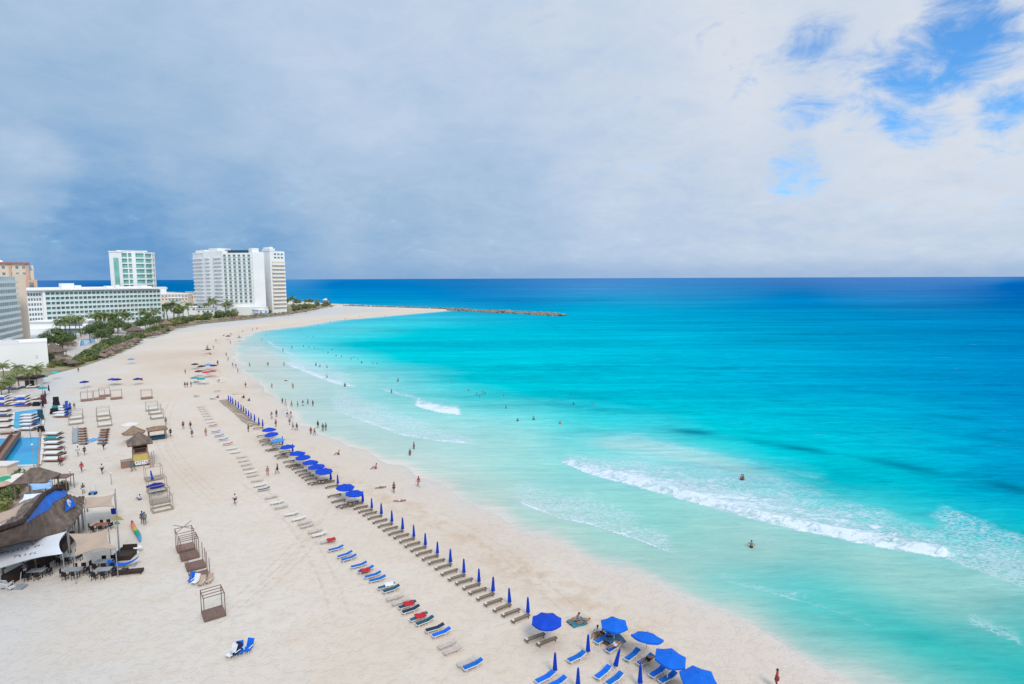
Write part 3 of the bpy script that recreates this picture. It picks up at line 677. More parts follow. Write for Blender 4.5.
# --- cabanas: timber bed frames
def cabana(w=1.88, d=1.9, h=2.35, dm='redwood', pm='redwood', beams=4, deck=True, mattress=None, base=0.28, posts=(1,1,1,1)):
    t = thing('beach_cabana', cat='cabana')
    if deck:
        b = MB(); n = 12
        for i in range(n): b.box(-w/2+0.04+i*(w-0.08)/n, -w/2+0.04+(i+0.93)*(w-0.08)/n, -d/2+0.02, d/2-0.02, base-0.03, base)
        b.build('deck', dm, t)
    MB().box(-w/2, w/2, -d/2, -d/2+0.07, 0.06, base+0.01).box(-w/2, w/2, d/2-0.07, d/2, 0.06, base+0.01).box(-w/2, -w/2+0.07, -d/2+0.07, d/2-0.07, 0.06, base+0.01).box(w/2-0.07, w/2, -d/2+0.07, d/2-0.07, 0.06, base+0.01).build('base_frame', pm, t)
    k = 0
    for x in (-w/2+0.05, w/2-0.05):
        for y in (-d/2+0.05, d/2-0.05):
            if posts[k]: MB().box(x-0.033, x+0.033, y-0.033, y+0.033, 0, h-0.045).build('post', pm, t)
            k += 1
    b = MB()
    for i in range(beams):
        y = -d/2+0.05+i*(d-0.1)/max(beams-1, 1); b.box(-w/2, w/2, y-0.028, y+0.028, h, h+0.06)
    b.box(-w/2+0.01, -w/2+0.09, -d/2+0.03, d/2-0.03, h-0.05, h-0.002).box(w/2-0.09, w/2-0.01, -d/2+0.03, d/2-0.03, h-0.05, h-0.002)
    if beams: b.build('roof_beams', pm, t)
    if mattress: MB().box(-w/2+0.12, w/2-0.12, -d/2+0.12, d/2-0.12, base+0.012, base+0.17).build('mattress', mattress, t)
    return t
CA = R(36)
P_cab = Proto(cabana()); P_cabn = Proto(cabana(beams=0))
GC = 'reddish timber cabana frames in the near line'
for (px, py), lab, pr in (((213.6,614),'nearest reddish timber cabana frame standing apart with four roof beams',P_cab),((199.5,576.5),'roofless timber cabana frame next to the blue and beige chairs, second nearest',P_cabn),((195.4,566),'roofless timber cabana frame third nearest in the line of five',P_cabn),((189.5,556),'timber cabana frame fourth nearest in the line',P_cab)):
    s = G(px, py, 0.1); pr.place((s.x, s.y, 0), CA, lab, GC)
s = G(185.5, 548, 0.1); cb = cabana(dm='oldwood', beams=2); tag(cb, 'farthest timber cabana of the near line with crossed loose roof poles', 'cabana', GC); cb.location = (s.x, s.y, 0); cb.rotation_euler.z = CA
b = MB().tube((-1.0,-0.8,2.45), (0.9,0.9,3.0), 0.035).tube((-1.0,0.85,2.9), (1.0,-0.8,2.5), 0.035); b.build('loose_pole', 'redwood', cb)
# second group (grey timber, sand inside)
GC2 = 'grey timber cabana frames in the middle line'
P_g = Proto(cabana(2.5, 2.0, 2.1, 'greywood', 'greywood', 2, False)); P_gm = Proto(cabana(2.4, 1.9, 2.2, 'greywood', 'greywood', 2, True))
for (px, py), lab, pr in (((162,509),'grey timber cabana base without a floor, nearest of the middle line',P_g),((160,501.5),'grey timber cabana with slatted floor, second of the middle line',P_gm),((157,490.5),'grey timber cabana frame below the open blue parasol',P_g),((153.7,478.5),'grey timber cabana frame with a closed blue parasol inside',P_gm)):
    s = G(px, py, 0.1); pr.place((s.x, s.y, 0), CA+0.08, lab, GC2)
s = G(152.7, 480, 0.3); P_closed.place((s.x, s.y, 0.0), 0, 'closed dark blue parasol standing inside the grey cabana frame', tilt=(0.0, -0.12))
s = G(155.5, 483.5, 1.9); P_open2.place((s.x, s.y, -0.3), 0.3, 'low open dark blue parasol over the grey cabana frames', mats={'canopy': 'navy', 'finial': 'navy'})
# far groups
GC3 = 'far timber cabanas with pale beds'
P_f = Proto(cabana(2.6, 2.0, 2.4, 'oldwood', 'oldwood', 2, True, None, 0.4)); P_fw = Proto(cabana(2.6, 2.0, 2.1, 'oldwood', 'greywood', 2, False, 'cream', 0.35))
FARC = [((86.8,400),'f','leftmost far cabana with brown base near the black parasol'),((99.5,398.5),'f','far cabana with brown base, second from left'),((104.8,395.8),'f','far cabana squeezed behind its neighbours, third from left'),((116.5,398.2),'f','far cabana with yellowish curtain below the blue parasol'),((146.8,398),'f','lone far cabana with brown base, farthest right'),
        ((103.3,415),'w','pale bed cabana, upper of three left of the thatched tower'),((103.5,419.3),'w','pale bed cabana, middle of three left of the thatched tower'),((104.8,425),'w','pale bed cabana, lower of three left of the thatched tower'),((76.5,418),'w','pale bed with brown base beside the loudspeakers, upper'),((76,423),'w','pale bed with brown base beside the loudspeakers, lower'),((152,409.5),'w','white cabana behind the square thatched canopy, farthest'),((155,413),'w','white cabana behind the square thatched canopy, middle'),((157,417.5),'w','white cabana right behind the square thatched canopy')]
for (px, py), k, lab in FARC:
    s = G(px, py, 0.2); (P_f if k == 'f' else P_fw).place((s.x, s.y, 0), CA+random.uniform(-.05,.05), lab, GC3)

# --- loose things on the sand
def at0(px, py, z=0.0): s = G(px, py, z); return (s.x, s.y, 0)
P_chair = None
def beach_chair(fm, cm):
    t = thing('beach_chair', cat='chair')
    MB().box(-0.3, 0.3, -0.3, 0.25, 0.26, 0.31).build('seat', cm, t)
    mt = Matrix.Translation((0, 0.25, 0.28)) @ Matrix.Rotation(-0.45, 4, 'X'); MB().box(-0.3, 0.3, 0, 0.05, 0, 0.72, mt).build('backrest', cm, t)
    for x in (-0.28, 0.28): MB().box(x-0.02, x+0.02, -0.28, -0.24, 0, 0.27).build('leg', fm, t); MB().box(x-0.02, x+0.02, 0.2, 0.24, 0, 0.27).build('leg', fm, t)
    for x in (-0.32, 0.32): MB().box(x-0.03, x+0.03, -0.25, 0.3, 0.48, 0.52).build('armrest', fm, t)
    return t
P_chair = Proto(beach_chair('white', 'brightblue'))
for (px, py), cm, lab in (((191.5,579.5),'brightblue','blue folding chair lying against the near cabana line, leftmost'),((195,581.5),'cwhite','white folding chair propped between the blue and beige ones'),((201,583),'tan','beige folding chair beside the white one'),((208,581),'tan','beige folding chair at the right end of the heap'),((230,654),'cwhite','pale folding chair, left of four in the lone cluster on the sand'),((235,652.5),'darkfab','dark folding chair, second of four in the lone cluster'),((240,651),'brightblue','blue folding chair, third of four in the lone cluster'),((247.5,648.5),'brightblue','blue folding chair, rightmost of four in the lone cluster')):
    P_chair.place(at0(px, py, .3), random.uniform(-0.5, 0.6), lab, 'folding chairs on the sand', mats={'seat': cm, 'backrest': cm})
# brown wicker bed, hammock and lounger by the restaurant
t = thing('wicker_daybed', at0(127, 557), 0.15, 'dark brown wicker bed block below the tall pole', 'daybed')
MB().box(-0.75, 0.75, -0.9, 0.9, 0.05, 0.55).build('bed_base', 'dbrown', t); MB().box(-0.75, 0.75, 0.8, 0.95, 0.56, 1.15).build('headboard', 'dbrown', t); MB().box(-0.9, -0.78, -0.9, 0.9, 0.0, 0.9).build('side_panel', 'dkteal', t)
t = thing('hammock_lounger', at0(123.5, 567), 0.28, 'bright blue sagging lounger between two dark wicker seats', 'lounger')
b = MB(); vs = []
for i in range(9):
    x = -1.5+i*0.375; z = 0.35+0.30*abs(x/1.5)**2*2
    vs += [(x, -0.35, z), (x, 0.35, z), (x, 0.35, z-0.05), (x, -0.35, z-0.05)]
fs = [(i*4+j, i*4+(j+1) % 4, i*4+4+(j+1) % 4, i*4+4+j) for i in range(8) for j in range(4)]+[(0,1,2,3),(32,33,34,35)]
b.add(vs, fs).build('sling', 'brightblue', t)
for x in (-1.2, 1.2, 0.0): MB().box(x-0.04, x+0.04, -0.3, 0.3, 0, 0.3).build('leg', 'metal', t)
t = thing('wicker_lounger', at0(127.8, 574), 0.22, 'dark brown wicker lounger nearest the camera by the restaurant', 'lounger')
MB().box(-1.5, 1.5, -0.35, 0.35, 0.22, 0.42).build('seat', 'dbrown', t); mt = Matrix.Translation((-1.4, 0, 0.40)) @ Matrix.Rotation(-0.5+math.pi, 4, 'Y')
MB().box(-0.6, 0.0, -0.35, 0.35, 0.43, 0.60).build('pillow', 'dbrown', t)
for x in (-1.4, 1.4):
    for y in (-0.3, 0.3): MB().box(x-0.05, x+0.05, y-0.05, y+0.05, 0, 0.22).build('leg', 'dbrown', t)
t = thing('round_table', at0(138, 553), 0, 'small round white table right of the wicker bed', 'table')
MB().lathe([(0.0,0.75),(0.42,0.75),(0.45,0.72),(0.43,0.70)], 20).build('tabletop', 'white', t); MB().tube((0,0,0.0), (0,0,0.72), 0.16, 0.08, 10).build('pedestal', 'white', t)
# rainbow inflatable lying on the sand
t = thing('inflatable_banana_boat', label='long rainbow coloured inflatable lying on the sand below the tan sail', cat='inflatable')
a, c_ = G(132.3, 521, .25), G(139.3, 541, .25); rb = [(0,'red'),(1,'cpink'),(2,'orange'),(3,'yellow'),(4,'greenp'),(5,'teal'),(6,'skyblue')]
t.location = ((a.x+c_.x)/2, (a.y+c_.y)/2, 0); v = Vector((c_.x-a.x, c_.y-a.y, 0)); t.rotation_euler.z = math.atan2(v.y, v.x); Lb = v.length
for i, mm in rb:
    x0 = -Lb/2+Lb*i/7; x1 = x0+Lb/7-0.01; r0 = 0.20*math.sin(math.pi*(i+0.35)/7.7)+0.08; r1 = 0.20*math.sin(math.pi*(i+1.35)/7.7)+0.08
    z0 = 0.26; yb = lambda x: 0.12*math.sin(x/Lb*5.5)
    MB().tube((x0, yb(x0), z0), (x1, yb(x1), z0), r0, r1, 12).build('air_chamber', mm, t)
# lamp posts and poles
def lamp_post(px, py, h, lab, lamp='metal', cross=True):
    t = thing('lamp_post', at0(px, py), 0, lab, 'lamp post'); MB().tube((0,0,0), (0,0,h), 0.07, 0.045, 8).build('pole', 'metal', t)
    if cross: MB().box(-0.5, 0.5, -0.05, 0.05, h-0.6, h-0.5).build('crossarm', 'metal', t)
    MB().lathe([(0, h+0.3), (0.18, h+0.15), (0.12, h+0.01)], 10).build('lamp', 'white', t)
    return t
lamp_post(71.2, 485.5, 2.3, 'short post with crossarm and lamp between the kiosk and the sand')
lamp_post(111.5, 484.5, 1.7, 'thin post on a small dark base out on the open sand', cross=False)
lamp_post(154.5, 463, 2.2, 'thin pole right of the yellow lifeguard tower', cross=False)
lamp_post(87.8, 400, 3.2, 'thin pole behind the leftmost far cabana', cross=False)
t = thing('flag_pole', at0(119.6, 557), 0, 'tall thin pole carrying small blue and yellow pennants beside the tan sails', 'pole')
MB().tube((0,0,0), (0.1,0,8.2), 0.10, 0.05, 8).build('pole', 'metal', t)
MB().slab([(0.05,0,5.9),(-0.65,0.1,5.8),(-0.6,0.1,5.1),(0.05,0,5.2)], 0.03).build('pennant', 'navy', t); MB().slab([(0.05,0,5.1),(-0.75,0.1,4.4),(0.9,0.0,4.5)], 0.03).build('pennant', 'yellow', t); MB().slab([(0.05,0,4.4),(-0.5,0.1,3.9),(0.4,0.0,4.0)], 0.03).build('pennant', 'greenp', t)

# --- thatched palapas and the lifeguard tower
def palapa(rad=1.9, h=2.9, seg=12, rise=1.1, tm='thatch'):
    t = thing('thatched_parasol', cat='parasol'); MB().tube((0,0,0), (0,0,h), 0.08).build('pole', 'trunk', t)
    MB().lathe([(0.03, h+0.12), (rad*0.35, h-rise*0.33), (rad*0.7, h-rise*0.7), (rad, h-rise), (rad*0.93, h-rise-0.18), (rad*0.3, h-rise*0.55), (0.05, h-0.1)], seg, jit=0.05).build('thatch_roof', tm, t)
    return t
def hip_roof(px, py, w, d, z0, rise, lab, rz, tm='thatch', name='thatched_canopy', ov=0.0):
    s = G(px, py, 0); t = thing(name, (s.x, s.y, 0), rz, lab, 'thatched canopy')
    rg = max(w-d, 0)/2+0.3; b = MB(); n = 6
    vs = [(-w/2,-d/2,z0),(w/2,-d/2,z0),(w/2,d/2,z0),(-w/2,d/2,z0),(-rg,0,z0+rise),(rg,0,z0+rise)]
    lo = [(x*0.95, y*0.95, z-0.25) for x, y, z in vs[:4]]+[(-rg*0.9,0,z0+rise-0.35),(rg*0.9,0,z0+rise-0.35)]
    b.add(vs+lo, [(0,1,5,4),(1,2,5),(2,3,4,5),(3,0,4),(0,6,7,1),(1,7,8,2),(2,8,9,3),(3,9,6,0),(6,10,11,7),(7,11,8),(8,11,10,9),(9,10,6)]).build('thatch_roof', tm, t)
    for x in (-w/2+0.35, w/2-0.35):
        for y in (-d/2+0.35, d/2-0.35): MB().tube((x,y,0), (x,y,z0+0.05), 0.09).build('post', 'trunk', t)
    return t
t = hip_roof(157.5, 438.5, 3.6, 3.2, 2.1, 0.5, 'square tan thatched canopy right of the lifeguard tower', CA)
MB().box(-1.3, 1.3, -1.2, 1.2, 0.1, 0.45).build('bench', 'dkteal', t)
s = G(134.5, 442, 0); P_pal = Proto(palapa()); P_pal.place((s.x, s.y, 0), 0, 'pale thatched parasol left of and behind the lifeguard tower', scale=1.1)
s = G(131, 436, 0); o_ = open_parasol(1.7, 2.9, 'cream', 8, 0.4); tag(o_, 'faded beige parasol behind the lifeguard tower', 'parasol'); o_.location = (s.x, s.y, 0)
s = G(141, 464, 0); t = thing('lifeguard_tower', (s.x, s.y, 0), CA, 'timber lifeguard tower with thatched roof and yellow front panel', 'lifeguard tower')
for x in (-1.0, 1.0):
    for y in (-0.9, 0.9): MB().tube((x*1.1, y*1.1, 0), (x, y, 4.3), 0.08).build('leg', 'oldwood', t)
MB().box(-1.15, 1.15, -1.05, 1.05, 2.05, 2.17).build('platform', 'oldwood', t)
c0 = MB().box(-1.05, 1.05, -0.95, -0.88, 2.18, 3.1).box(-1.05, -0.98, -0.88, 0.9, 2.18, 3.1).box(0.98, 1.05, -0.88, 0.9, 2.18, 3.1).box(-0.98, 0.98, 0.84, 0.9, 2.18, 3.9).build('cabin', 'oldwood', t)
MB().box(-0.85, 0.85, -0.97, -0.955, 2.35, 3.0).build('shutter', 'dbrown', c0)
MB().add([(-1.9,-1.8,3.9),(1.9,-1.8,3.9),(1.9,1.8,3.9),(-1.9,1.8,3.9),(0,0,5.8),(-1.8,-1.7,3.7),(1.8,-1.7,3.7),(1.8,1.7,3.7),(-1.8,1.7,3.7),(0,0,5.4)],[(0,1,4),(1,2,4),(2,3,4),(3,0,4),(0,5,6,1),(1,6,7,2),(2,7,8,3),(3,8,5,0),(5,9,6),(6,9,7),(7,9,8),(8,9,5)]).build('thatch_roof', 'oldthatch', t)
MB().slab([(-1.1,-1.15,2.1),(1.1,-1.15,2.1),(1.15,-1.5,1.0),(-1.15,-1.5,1.0)], 0.04).build('yellow_panel', 'yellow', t)
p_ = MB().slab([(-1.15,-1.5,0.98),(1.15,-1.5,0.98),(1.15,-1.62,0.35),(-1.15,-1.62,0.35)], 0.04).build('white_panel', 'cwhite', t)
def scrawl(mb, org, ux_, uz_, n, hgt, step, th=0.05, seed=1):
    r = random.Random(seed); nrm = Vector(ux_).cross(Vector(uz_)).normalized(); U = Vector(ux_).normalized(); Z = Vector(uz_).normalized(); o = Vector(org)
    for i in range(n):
        b_ = o+U*step*i
        for _ in range(3):
            p = b_+U*r.uniform(0, step*.5)+Z*r.uniform(0, hgt); q = b_+U*r.uniform(step*.2, step*.9)+Z*r.uniform(0, hgt)
            if (p-q).length > 0.05: mb.tube(p, q, th/2, n=4)
    return mb
scrawl(MB(), (-0.8,-1.53,0.95), (1,0,0), (0,-0.18,-1), 5, 0.45, 0.32, 0.08, 3).build('lettering', 'ink', p_)
b = MB()
for i in range(8): b.box(1.15, 1.6, -1.2-i*0.28, -1.12-i*0.28, 1.95-i*0.25, 2.0-i*0.25)
b.tube((1.15,-1.0,2.1), (1.15,-3.3,0), 0.05).tube((1.6,-1.0,2.1), (1.6,-3.3,0), 0.05); b.build('ladder', 'oldwood', t)
s = G(128.7, 466.5, 0); t = thing('storage_box', (s.x, s.y, 0), CA, 'weathered timber storage box left of the lifeguard tower', 'storage box')
MB().box(-1.1, 1.1, -0.7, 0.7, 0.0, 1.1).build('box_body', 'oldwood', t); MB().box(-1.15, 1.15, -0.75, 0.75, 1.102, 1.17).build('lid', 'greywood', t)
b = MB(); b.box(-1.11,-1.09,-.7,.7,.2,.3)
# ================================================================== PEOPLE
def skin(joints, edges, name):
    me = bpy.data.meshes.new(name); ks = list(joints); me.from_pydata([joints[k][0] for k in ks], [(ks.index(a), ks.index(b)) for a, b in edges], [])
    o = bpy.data.objects.new(name, me); C.objects.link(o)
    md = o.modifiers.new('s', 'SKIN')
    for i, k in enumerate(ks):
        r = joints[k][1]; me.skin_vertices[0].data[i].radius = r if isinstance(r, tuple) else (r, r)
    me.skin_vertices[0].data[0].use_root = True
    o.modifiers.new('u', 'SUBSURF').levels = 1
    bpy.context.view_layer.update()
    ev = o.evaluated_get(bpy.context.evaluated_depsgraph_get()); m2 = bpy.data.meshes.new_from_object(ev)
    o.modifiers.clear(); o.data = m2; bpy.data.meshes.remove(me)
    m2.polygons.foreach_set('use_smooth', [True]*len(m2.polygons))
    return o
def pose(kind):
    P0 = dict(pel=(0,0,.95), chest=(0,0,1.27), neck=(0,0,1.47), head=(0,.01,1.60), top=(0,0,1.70))
    arm = {}; leg = {}
    for s, n in ((-1,'l'), (1,'r')):
        P0['sh'+n] = (s*.18, 0, 1.40); P0['el'+n] = (s*.25, -.02, 1.12); P0['wr'+n] = (s*.27, .06, .87)
        P0['hip'+n] = (s*.10, 0, .90); P0['kn'+n] = (s*.11, .02, .50); P0['an'+n] = (s*.115, -.02, .08); P0['toe'+n] = (s*.13, .15, .03)
    if kind == 'walk':
        for s, n in ((-1,'l'), (1,'r')):
            P0['kn'+n] = (s*.10, .10+s*.16, .51); P0['an'+n] = (s*.10, s*.30, .09+(.06 if s < 0 else 0)); P0['toe'+n] = (s*.11, s*.30+.16, .05)
            P0['el'+n] = (s*.24, -s*.10, 1.13); P0['wr'+n] = (s*.24, -s*.20+.10, .90)
    if kind == 'akimbo':
        for s, n in ((-1,'l'), (1,'r')): P0['el'+n] = (s*.42, -.05, 1.18); P0['wr'+n] = (s*.22, .08, 1.02)
    if kind == 'reach':
        P0['ell'] = (-.40, .12, 1.45); P0['wrl'] = (-.45, .30, 1.62)
    if kind == 'sit':
        dz = .83
        for k in ('pel','chest','neck','head','top','shl','shr'): P0[k] = (P0[k][0], P0[k][1]-.12*(P0[k][2]-.95), P0[k][2]-dz)
        for s, n in ((-1,'l'), (1,'r')):
            P0['hip'+n] = (s*.10, .03, .12); P0['kn'+n] = (s*.15, .44, .42); P0['an'+n] = (s*.13, .78, .08); P0['toe'+n] = (s*.14, .94, .06)
            P0['el'+n] = (s*.28, .08, .36); P0['wr'+n] = (s*.18, .32, .40)
    if kind == 'lie':
        for k in list(P0): x, y, z = P0[k]; P0[k] = (x, z-.95, .14-y*0.5)
        P0['chest'] = (0, .32, .16); P0['wrl'] = (-.42, .35, .08); P0['ell'] = (-.42, .12, .08)
    return P0
EDG = [('pel','chest'),('chest','neck'),('neck','head'),('head','top')]+[(a+n, b+n) for n in 'lr' for a, b in (('sh','el'),('el','wr'),('hip','kn'),('kn','an'),('an','toe'))]+[('chest','shl'),('chest','shr'),('pel','hipl'),('pel','hipr')]
RAD = dict(pel=(.15,.115), chest=(.165,.115), neck=.055, head=(.085,.095), top=.06, sh=.062, el=.042, wr=.03, hip=.092, kn=.06, an=.04, toe=.035)
def make_person(kind, shirt):
    J = pose(kind); t = thing('person', cat='person')
    js = {k: (v, RAD.get(k, RAD.get(k[:-1]))) for k, v in J.items()}
    ed = list(EDG)
    for n, s in (('l',-1), ('r',1)):          # palm and five fingers
        w = Vector(J['wr'+n]); d = (w-Vector(J['el'+n])).normalized(); sd_ = Vector((0,1,0)) if abs(d.y) < .8 else Vector((1,0,0)); sd_ = (sd_-d*sd_.dot(d)).normalized()
        pm = w+d*.055; js['pm'+n] = (tuple(pm), (.035,.02)); ed.append(('wr'+n, 'pm'+n))
        for i in range(4):
            f = pm+sd_*(i-1.5)*.022+d*(.085-.012*abs(i-1.3)); js['f%d%s' % (i, n)] = (tuple(f), .008); ed.append(('pm'+n, 'f%d%s' % (i, n)))
        f = w+d*.05+sd_*.065; js['th'+n] = (tuple(f), .009); ed.append(('pm'+n, 'th'+n))
    o = skin(js, ed, 'body'); o.data.materials.append(M['skin1']); o.parent = t
    def sub(ks, es, extra, nm, m_, over=None):
        jj = {}
        for k in ks:
            r = RAD.get(k, RAD.get(k[:-1])); r = tuple(q+extra for q in r) if isinstance(r, tuple) else r+extra
            jj[k] = ((over or {}).get(k, J[k]), r)
        q = skin(jj, es, nm); q.data.materials.append(M[m_]); q.parent = t
    def mid_(a, b, f): return tuple(Vector(J[a]).lerp(Vector(J[b]), f))
    sub(['pel','hipl','hipr','knl','knr'], [('pel','hipl'),('pel','hipr'),('hipl','knl'),('hipr','knr')], .018, 'shorts', 'cblack', {'knl': mid_('hipl','knl',.6), 'knr': mid_('hipr','knr',.6)})
    if shirt: sub(['pel','chest','neck','shl','shr','ell','elr'], [('pel','chest'),('chest','neck'),('chest','shl'),('chest','shr'),('shl','ell'),('shr','elr')], .018, 'shirt', 'cwhite', {'pel': mid_('pel','chest',.15), 'neck': mid_('chest','neck',.6), 'ell': mid_('shl','ell',.6), 'elr': mid_('shr','elr',.6)})
    h = Vector(J['head']).lerp(Vector(J['top']), .5); back = Vector((0,-.02,.012)) if kind != 'lie' else Vector((0,.01,-.03))
    b = MB(); b.lathe([(0,.095),(.06,.08),(.095,.03),(.098,-.02),(.08,-.06),(0,-.06)], 10); b.v = [tuple(Vector(v)+h+back) for v in b.v]
    b.build('hair', 'hair', t, smooth=True)
    # face: nose, eyes, mouth, ears
    fw = Vector((0,1,0)) if kind != 'lie' else Vector((0,0,1)); up = Vector((0,0,1)) if kind != 'lie' else Vector((0,1,0)); hc = Vector(J['head'])
    b = MB(); b.tube(hc+fw*.085+up*.02, hc+fw*.115-up*.01, .008, .014, 5); b.build('nose', 'skin1', t)
    for s in (-1, 1): b = MB(); c_ = hc+fw*.088+up*.03+Vector((s*.032,0,0)); b.box(c_.x-.012, c_.x+.012, c_.y-.008, c_.y+.008, c_.z-.007, c_.z+.007); b.build('eye', 'hair', t)
    return t
PP_ = {k: Proto(make_person(k[0], k[1])) for k in [('stand',0),('stand',1),('walk',0),('walk',1),('akimbo',0),('reach',0),('sit',0),('sit',1),('lie',0)]}
CL = ['cblack','cred','cblue','cteal','cpink','cgreen','cwhite']
def person(px, py, kind='stand', shirt=None, shorts=None, rz=None, label='', group=None, wade=None, dark=False, z=None):
    k = (kind, 1 if shirt else 0)
    if k not in PP_: k = (kind, 0)
    if wade is not None:
        p = G(px, py, SEA); loc = (p.x, p.y, SEA-wade)
    else:
        p = S(px, py) if z is None else G(px, py, z); loc = (p.x, p.y, p.z)
    sc_ = random.uniform(.95, 1.06)
    m_ = {'shorts': shorts or random.choice(CL), 'shirt': shirt if isinstance(shirt, str) else 'cwhite', 'body': 'skin2' if dark else 'skin1', 'nose': 'skin2' if dark else 'skin1'}
    r = PP_[k].place(loc, random.uniform(0, 6.28) if rz is None else rz, label, group, mats=m_, scale=sc_)
    if wade is None and kind == 'lie': pass
    return r
SP = [ # single people on the sand
 (235.3,505,'walk','cwhite','cblack',1.2,'person in white shirt and dark trousers walking alone mid beach'),
 (277.6,474,'walk','cblack','cblack',2.0,'person in dark clothes walking between the two lounger rows'),
 (267.8,476,'stand',0,'cpink',0.5,'small person standing left of the dark dressed walker between the rows'),
 (248.5,432,'stand','cblack','cblack',2.5,'person in black standing left of the open parasol row'),
 (166,425,'stand','cteal','cteal',1.0,'person in teal standing beside the square thatched canopy'),
 (170.7,436.5,'walk','cblack','cblack',1.0,'person in black walking right of the square thatched canopy'),
 (183.4,429,'stand','cblack','cblack',1.0,'person in dark shorts standing left of a strolling pair'),
 (190.6,429,'walk',0,'cblack',1.0,'upper person of a strolling pair right of the thatched canopy'),
 (192.2,437.5,'walk','cblue','cblack',1.0,'lower person of a strolling pair right of the thatched canopy'),
 (206,436,'stand',0,'cpink',1.0,'person standing close left of the inland lounger row'),
 (65.4,458,'stand','cwhite','cblack',1.0,'person standing at the corner of the pool side beds'),
 (61.5,466,'stand','cred','cblack',1.0,'person in red and black below the pool side beds'),
 (59.3,464.5,'stand','cblack','cblack',2.0,'person in black next to the one in red by the beds'),
 (78.3,456,'walk','cwhite','cwhite',1.0,'person in white strolling left of one in black'),
 (84.8,455.3,'walk','cblack','cblack',1.0,'person in black strolling right of one in white'),
 (103.9,450,'walk','cteal','cblack',1.0,'person in teal top near the blue board on the sand'),
 (82,472.3,'walk','cred','cpink',1.0,'person in bright red top crossing the open sand'),
 (102.4,474,'walk','cwhite','cblack',1.0,'person in white top and black shorts crossing the open sand'),
 (131.6,471.5,'walk','cteal','cteal',1.0,'person in teal in front of the timber storage box, left'),
 (134.6,471,'walk','cteal','cteal',2.0,'person in teal in front of the timber storage box, right'),
 (139.8,500,'sit','cwhite',0,1.0,'person sitting on the sand left of the grey cabana frames'),
 (142.5,524,'stand','cblue','cblue',1.0,'person in bright blue standing above the rainbow inflatable, left'),
 (145.0,525,'stand','cteal','cteal',1.0,'person in dark teal standing above the rainbow inflatable, right'),
 (83.4,494,'stand','cteal','cwhite',1.0,'person in pale clothes standing at the tip of the big thatched roof'),
 (148.8,465,'sit','cred','cblack',1.0,'person sitting at the foot of the lifeguard tower'),
 (74,530,'stand','cwhite','cteal',1.0,'person in white and teal under the edge of the big thatched roof'),
 (25,577,'stand','cblue','cwhite',1.0,'person in violet blue shirt at the table under the white sail'),
 (338.7,454.5,'sit',0,'cblack',2.0,'person sitting on the sand above the waterline right of the parasols'),
 (376,468.5,'sit',0,'cred',2.0,'person sitting alone at the waterline further right'),
 (381,488,'lie',0,'cteal',-1.2,'person in teal lying on the sand right of the last open parasols'),
 (394,493,'stand','cblack','cblack',1.0,'child in dark clothes standing near the waterline'),
 (418.6,487,'walk','cred','cpink',1.0,'person in red walking at the waterline'),
 (400,501.3,'lie',0,'cwhite',-1.4,'pale person lying flat on the sand below the child'),
 (776.5,689,'stand','cred','cred',1.0,'person in red cut off by the bottom edge on the wet sand'),
 (578,622,'sit','cpink','cteal',1.8,'person sitting on the blue patterned towel'),
 (584,622,'lie',0,'cteal',-1.0,'person lying beside the one on the patterned towel'),
 (597,635,'sit','cwhite','cpink',2.5,'pale capped person in the seated group under the top parasol'),
 (602,638,'sit','cblack','cblack',2.2,'person in black in the seated group under the top parasol'),
 (607,637,'sit','cblue','cblue',1.5,'person in violet blue in the seated group under the top parasol'),
 (609,642,'sit','cblack','cblack',2.9,'lowest person in black in the seated group under the top parasol'),
 (185.4,374,'stand',0,'cpink',1.0,'person standing left of the black parasols far up the beach'),
 (185,387.5,'stand','cblack','cblack',1.0,'person in black, left one of two left of the teal parasols'),
 (187.4,387.5,'stand','cblack','cblack',1.0,'person in black, middle one left of the teal parasols'),
 (191.2,387,'stand','cblack','cpink',1.0,'person right of the two in black by the teal parasols'),
 (218,398,'sit','cpink','cred',1.0,'person in pink sitting by a lounger above the rows'),
 (243.7,398,'sit','cblack','cblack',1.0,'dark dressed person sitting above the head of the parasol row'),
 (249.3,401,'sit','cblue','cblue',1.0,'person in blue sitting right of the head of the parasol row'),
 (245.7,387.5,'stand',0,'cblack',1.0,'lone person standing on the damp sand above the parasol row'),
 (217.6,365,'stand','cblack','cblack',1.0,'person standing right of the far blue parasols'),
 (219,382,'sit',0,'cteal',1.0,'person sitting right of the teal parasols'),
 (276.6,417,'stand',0,'cblue',1.0,'person right of the closed parasols, before the wading group'),
 (271.8,419,'stand','cblue','cwhite',1.0,'person in blue and white close right of the closed parasols'),
 (276,427,'stand','cred','cblue',1.0,'person in red behind the first open parasols'),
 (64.5,411,'stand','cblack','cred',1.0,'person in dark clothes right of the blue striped beds'),
 (74.5,409,'stand','cgreen','cgreen',1.0,'person in green walking above the pale beds'),
 (78.5,372.5,'stand','cblack','cblack',1.0,'person standing at the edge of the palapa line'),
 (142,380.5,'sit','cred','cred',1.0,'person in red sitting alone far up the beach'),
 (286,381,'lie',0,'cblack',1.0,'bather lying in the thin wash of the upper bay')]
for px, py, k, sh_, so_, rz, lab in SP:
    if 'patterned' in lab: z = .1
    else: z = None
    person(px, py, k, sh_ or None, so_ or None, rz, lab, z=z, dark=random.random() < .25)
s = G(648, 658, .6); r_ = PP_[('lie', 0)].place((s.x, s.y, .38), LA-math.pi/2, 'sunbather lying on the blue lounger below the tilted parasol', mats={'shorts': 'cblack'})
s = G(615.5, 645, .6); r_ = PP_[('lie', 0)].place((s.x, s.y, .55), LA-math.pi/2, 'sunbather lying on the striped towel lounger', mats={'shorts': 'cwhite'})
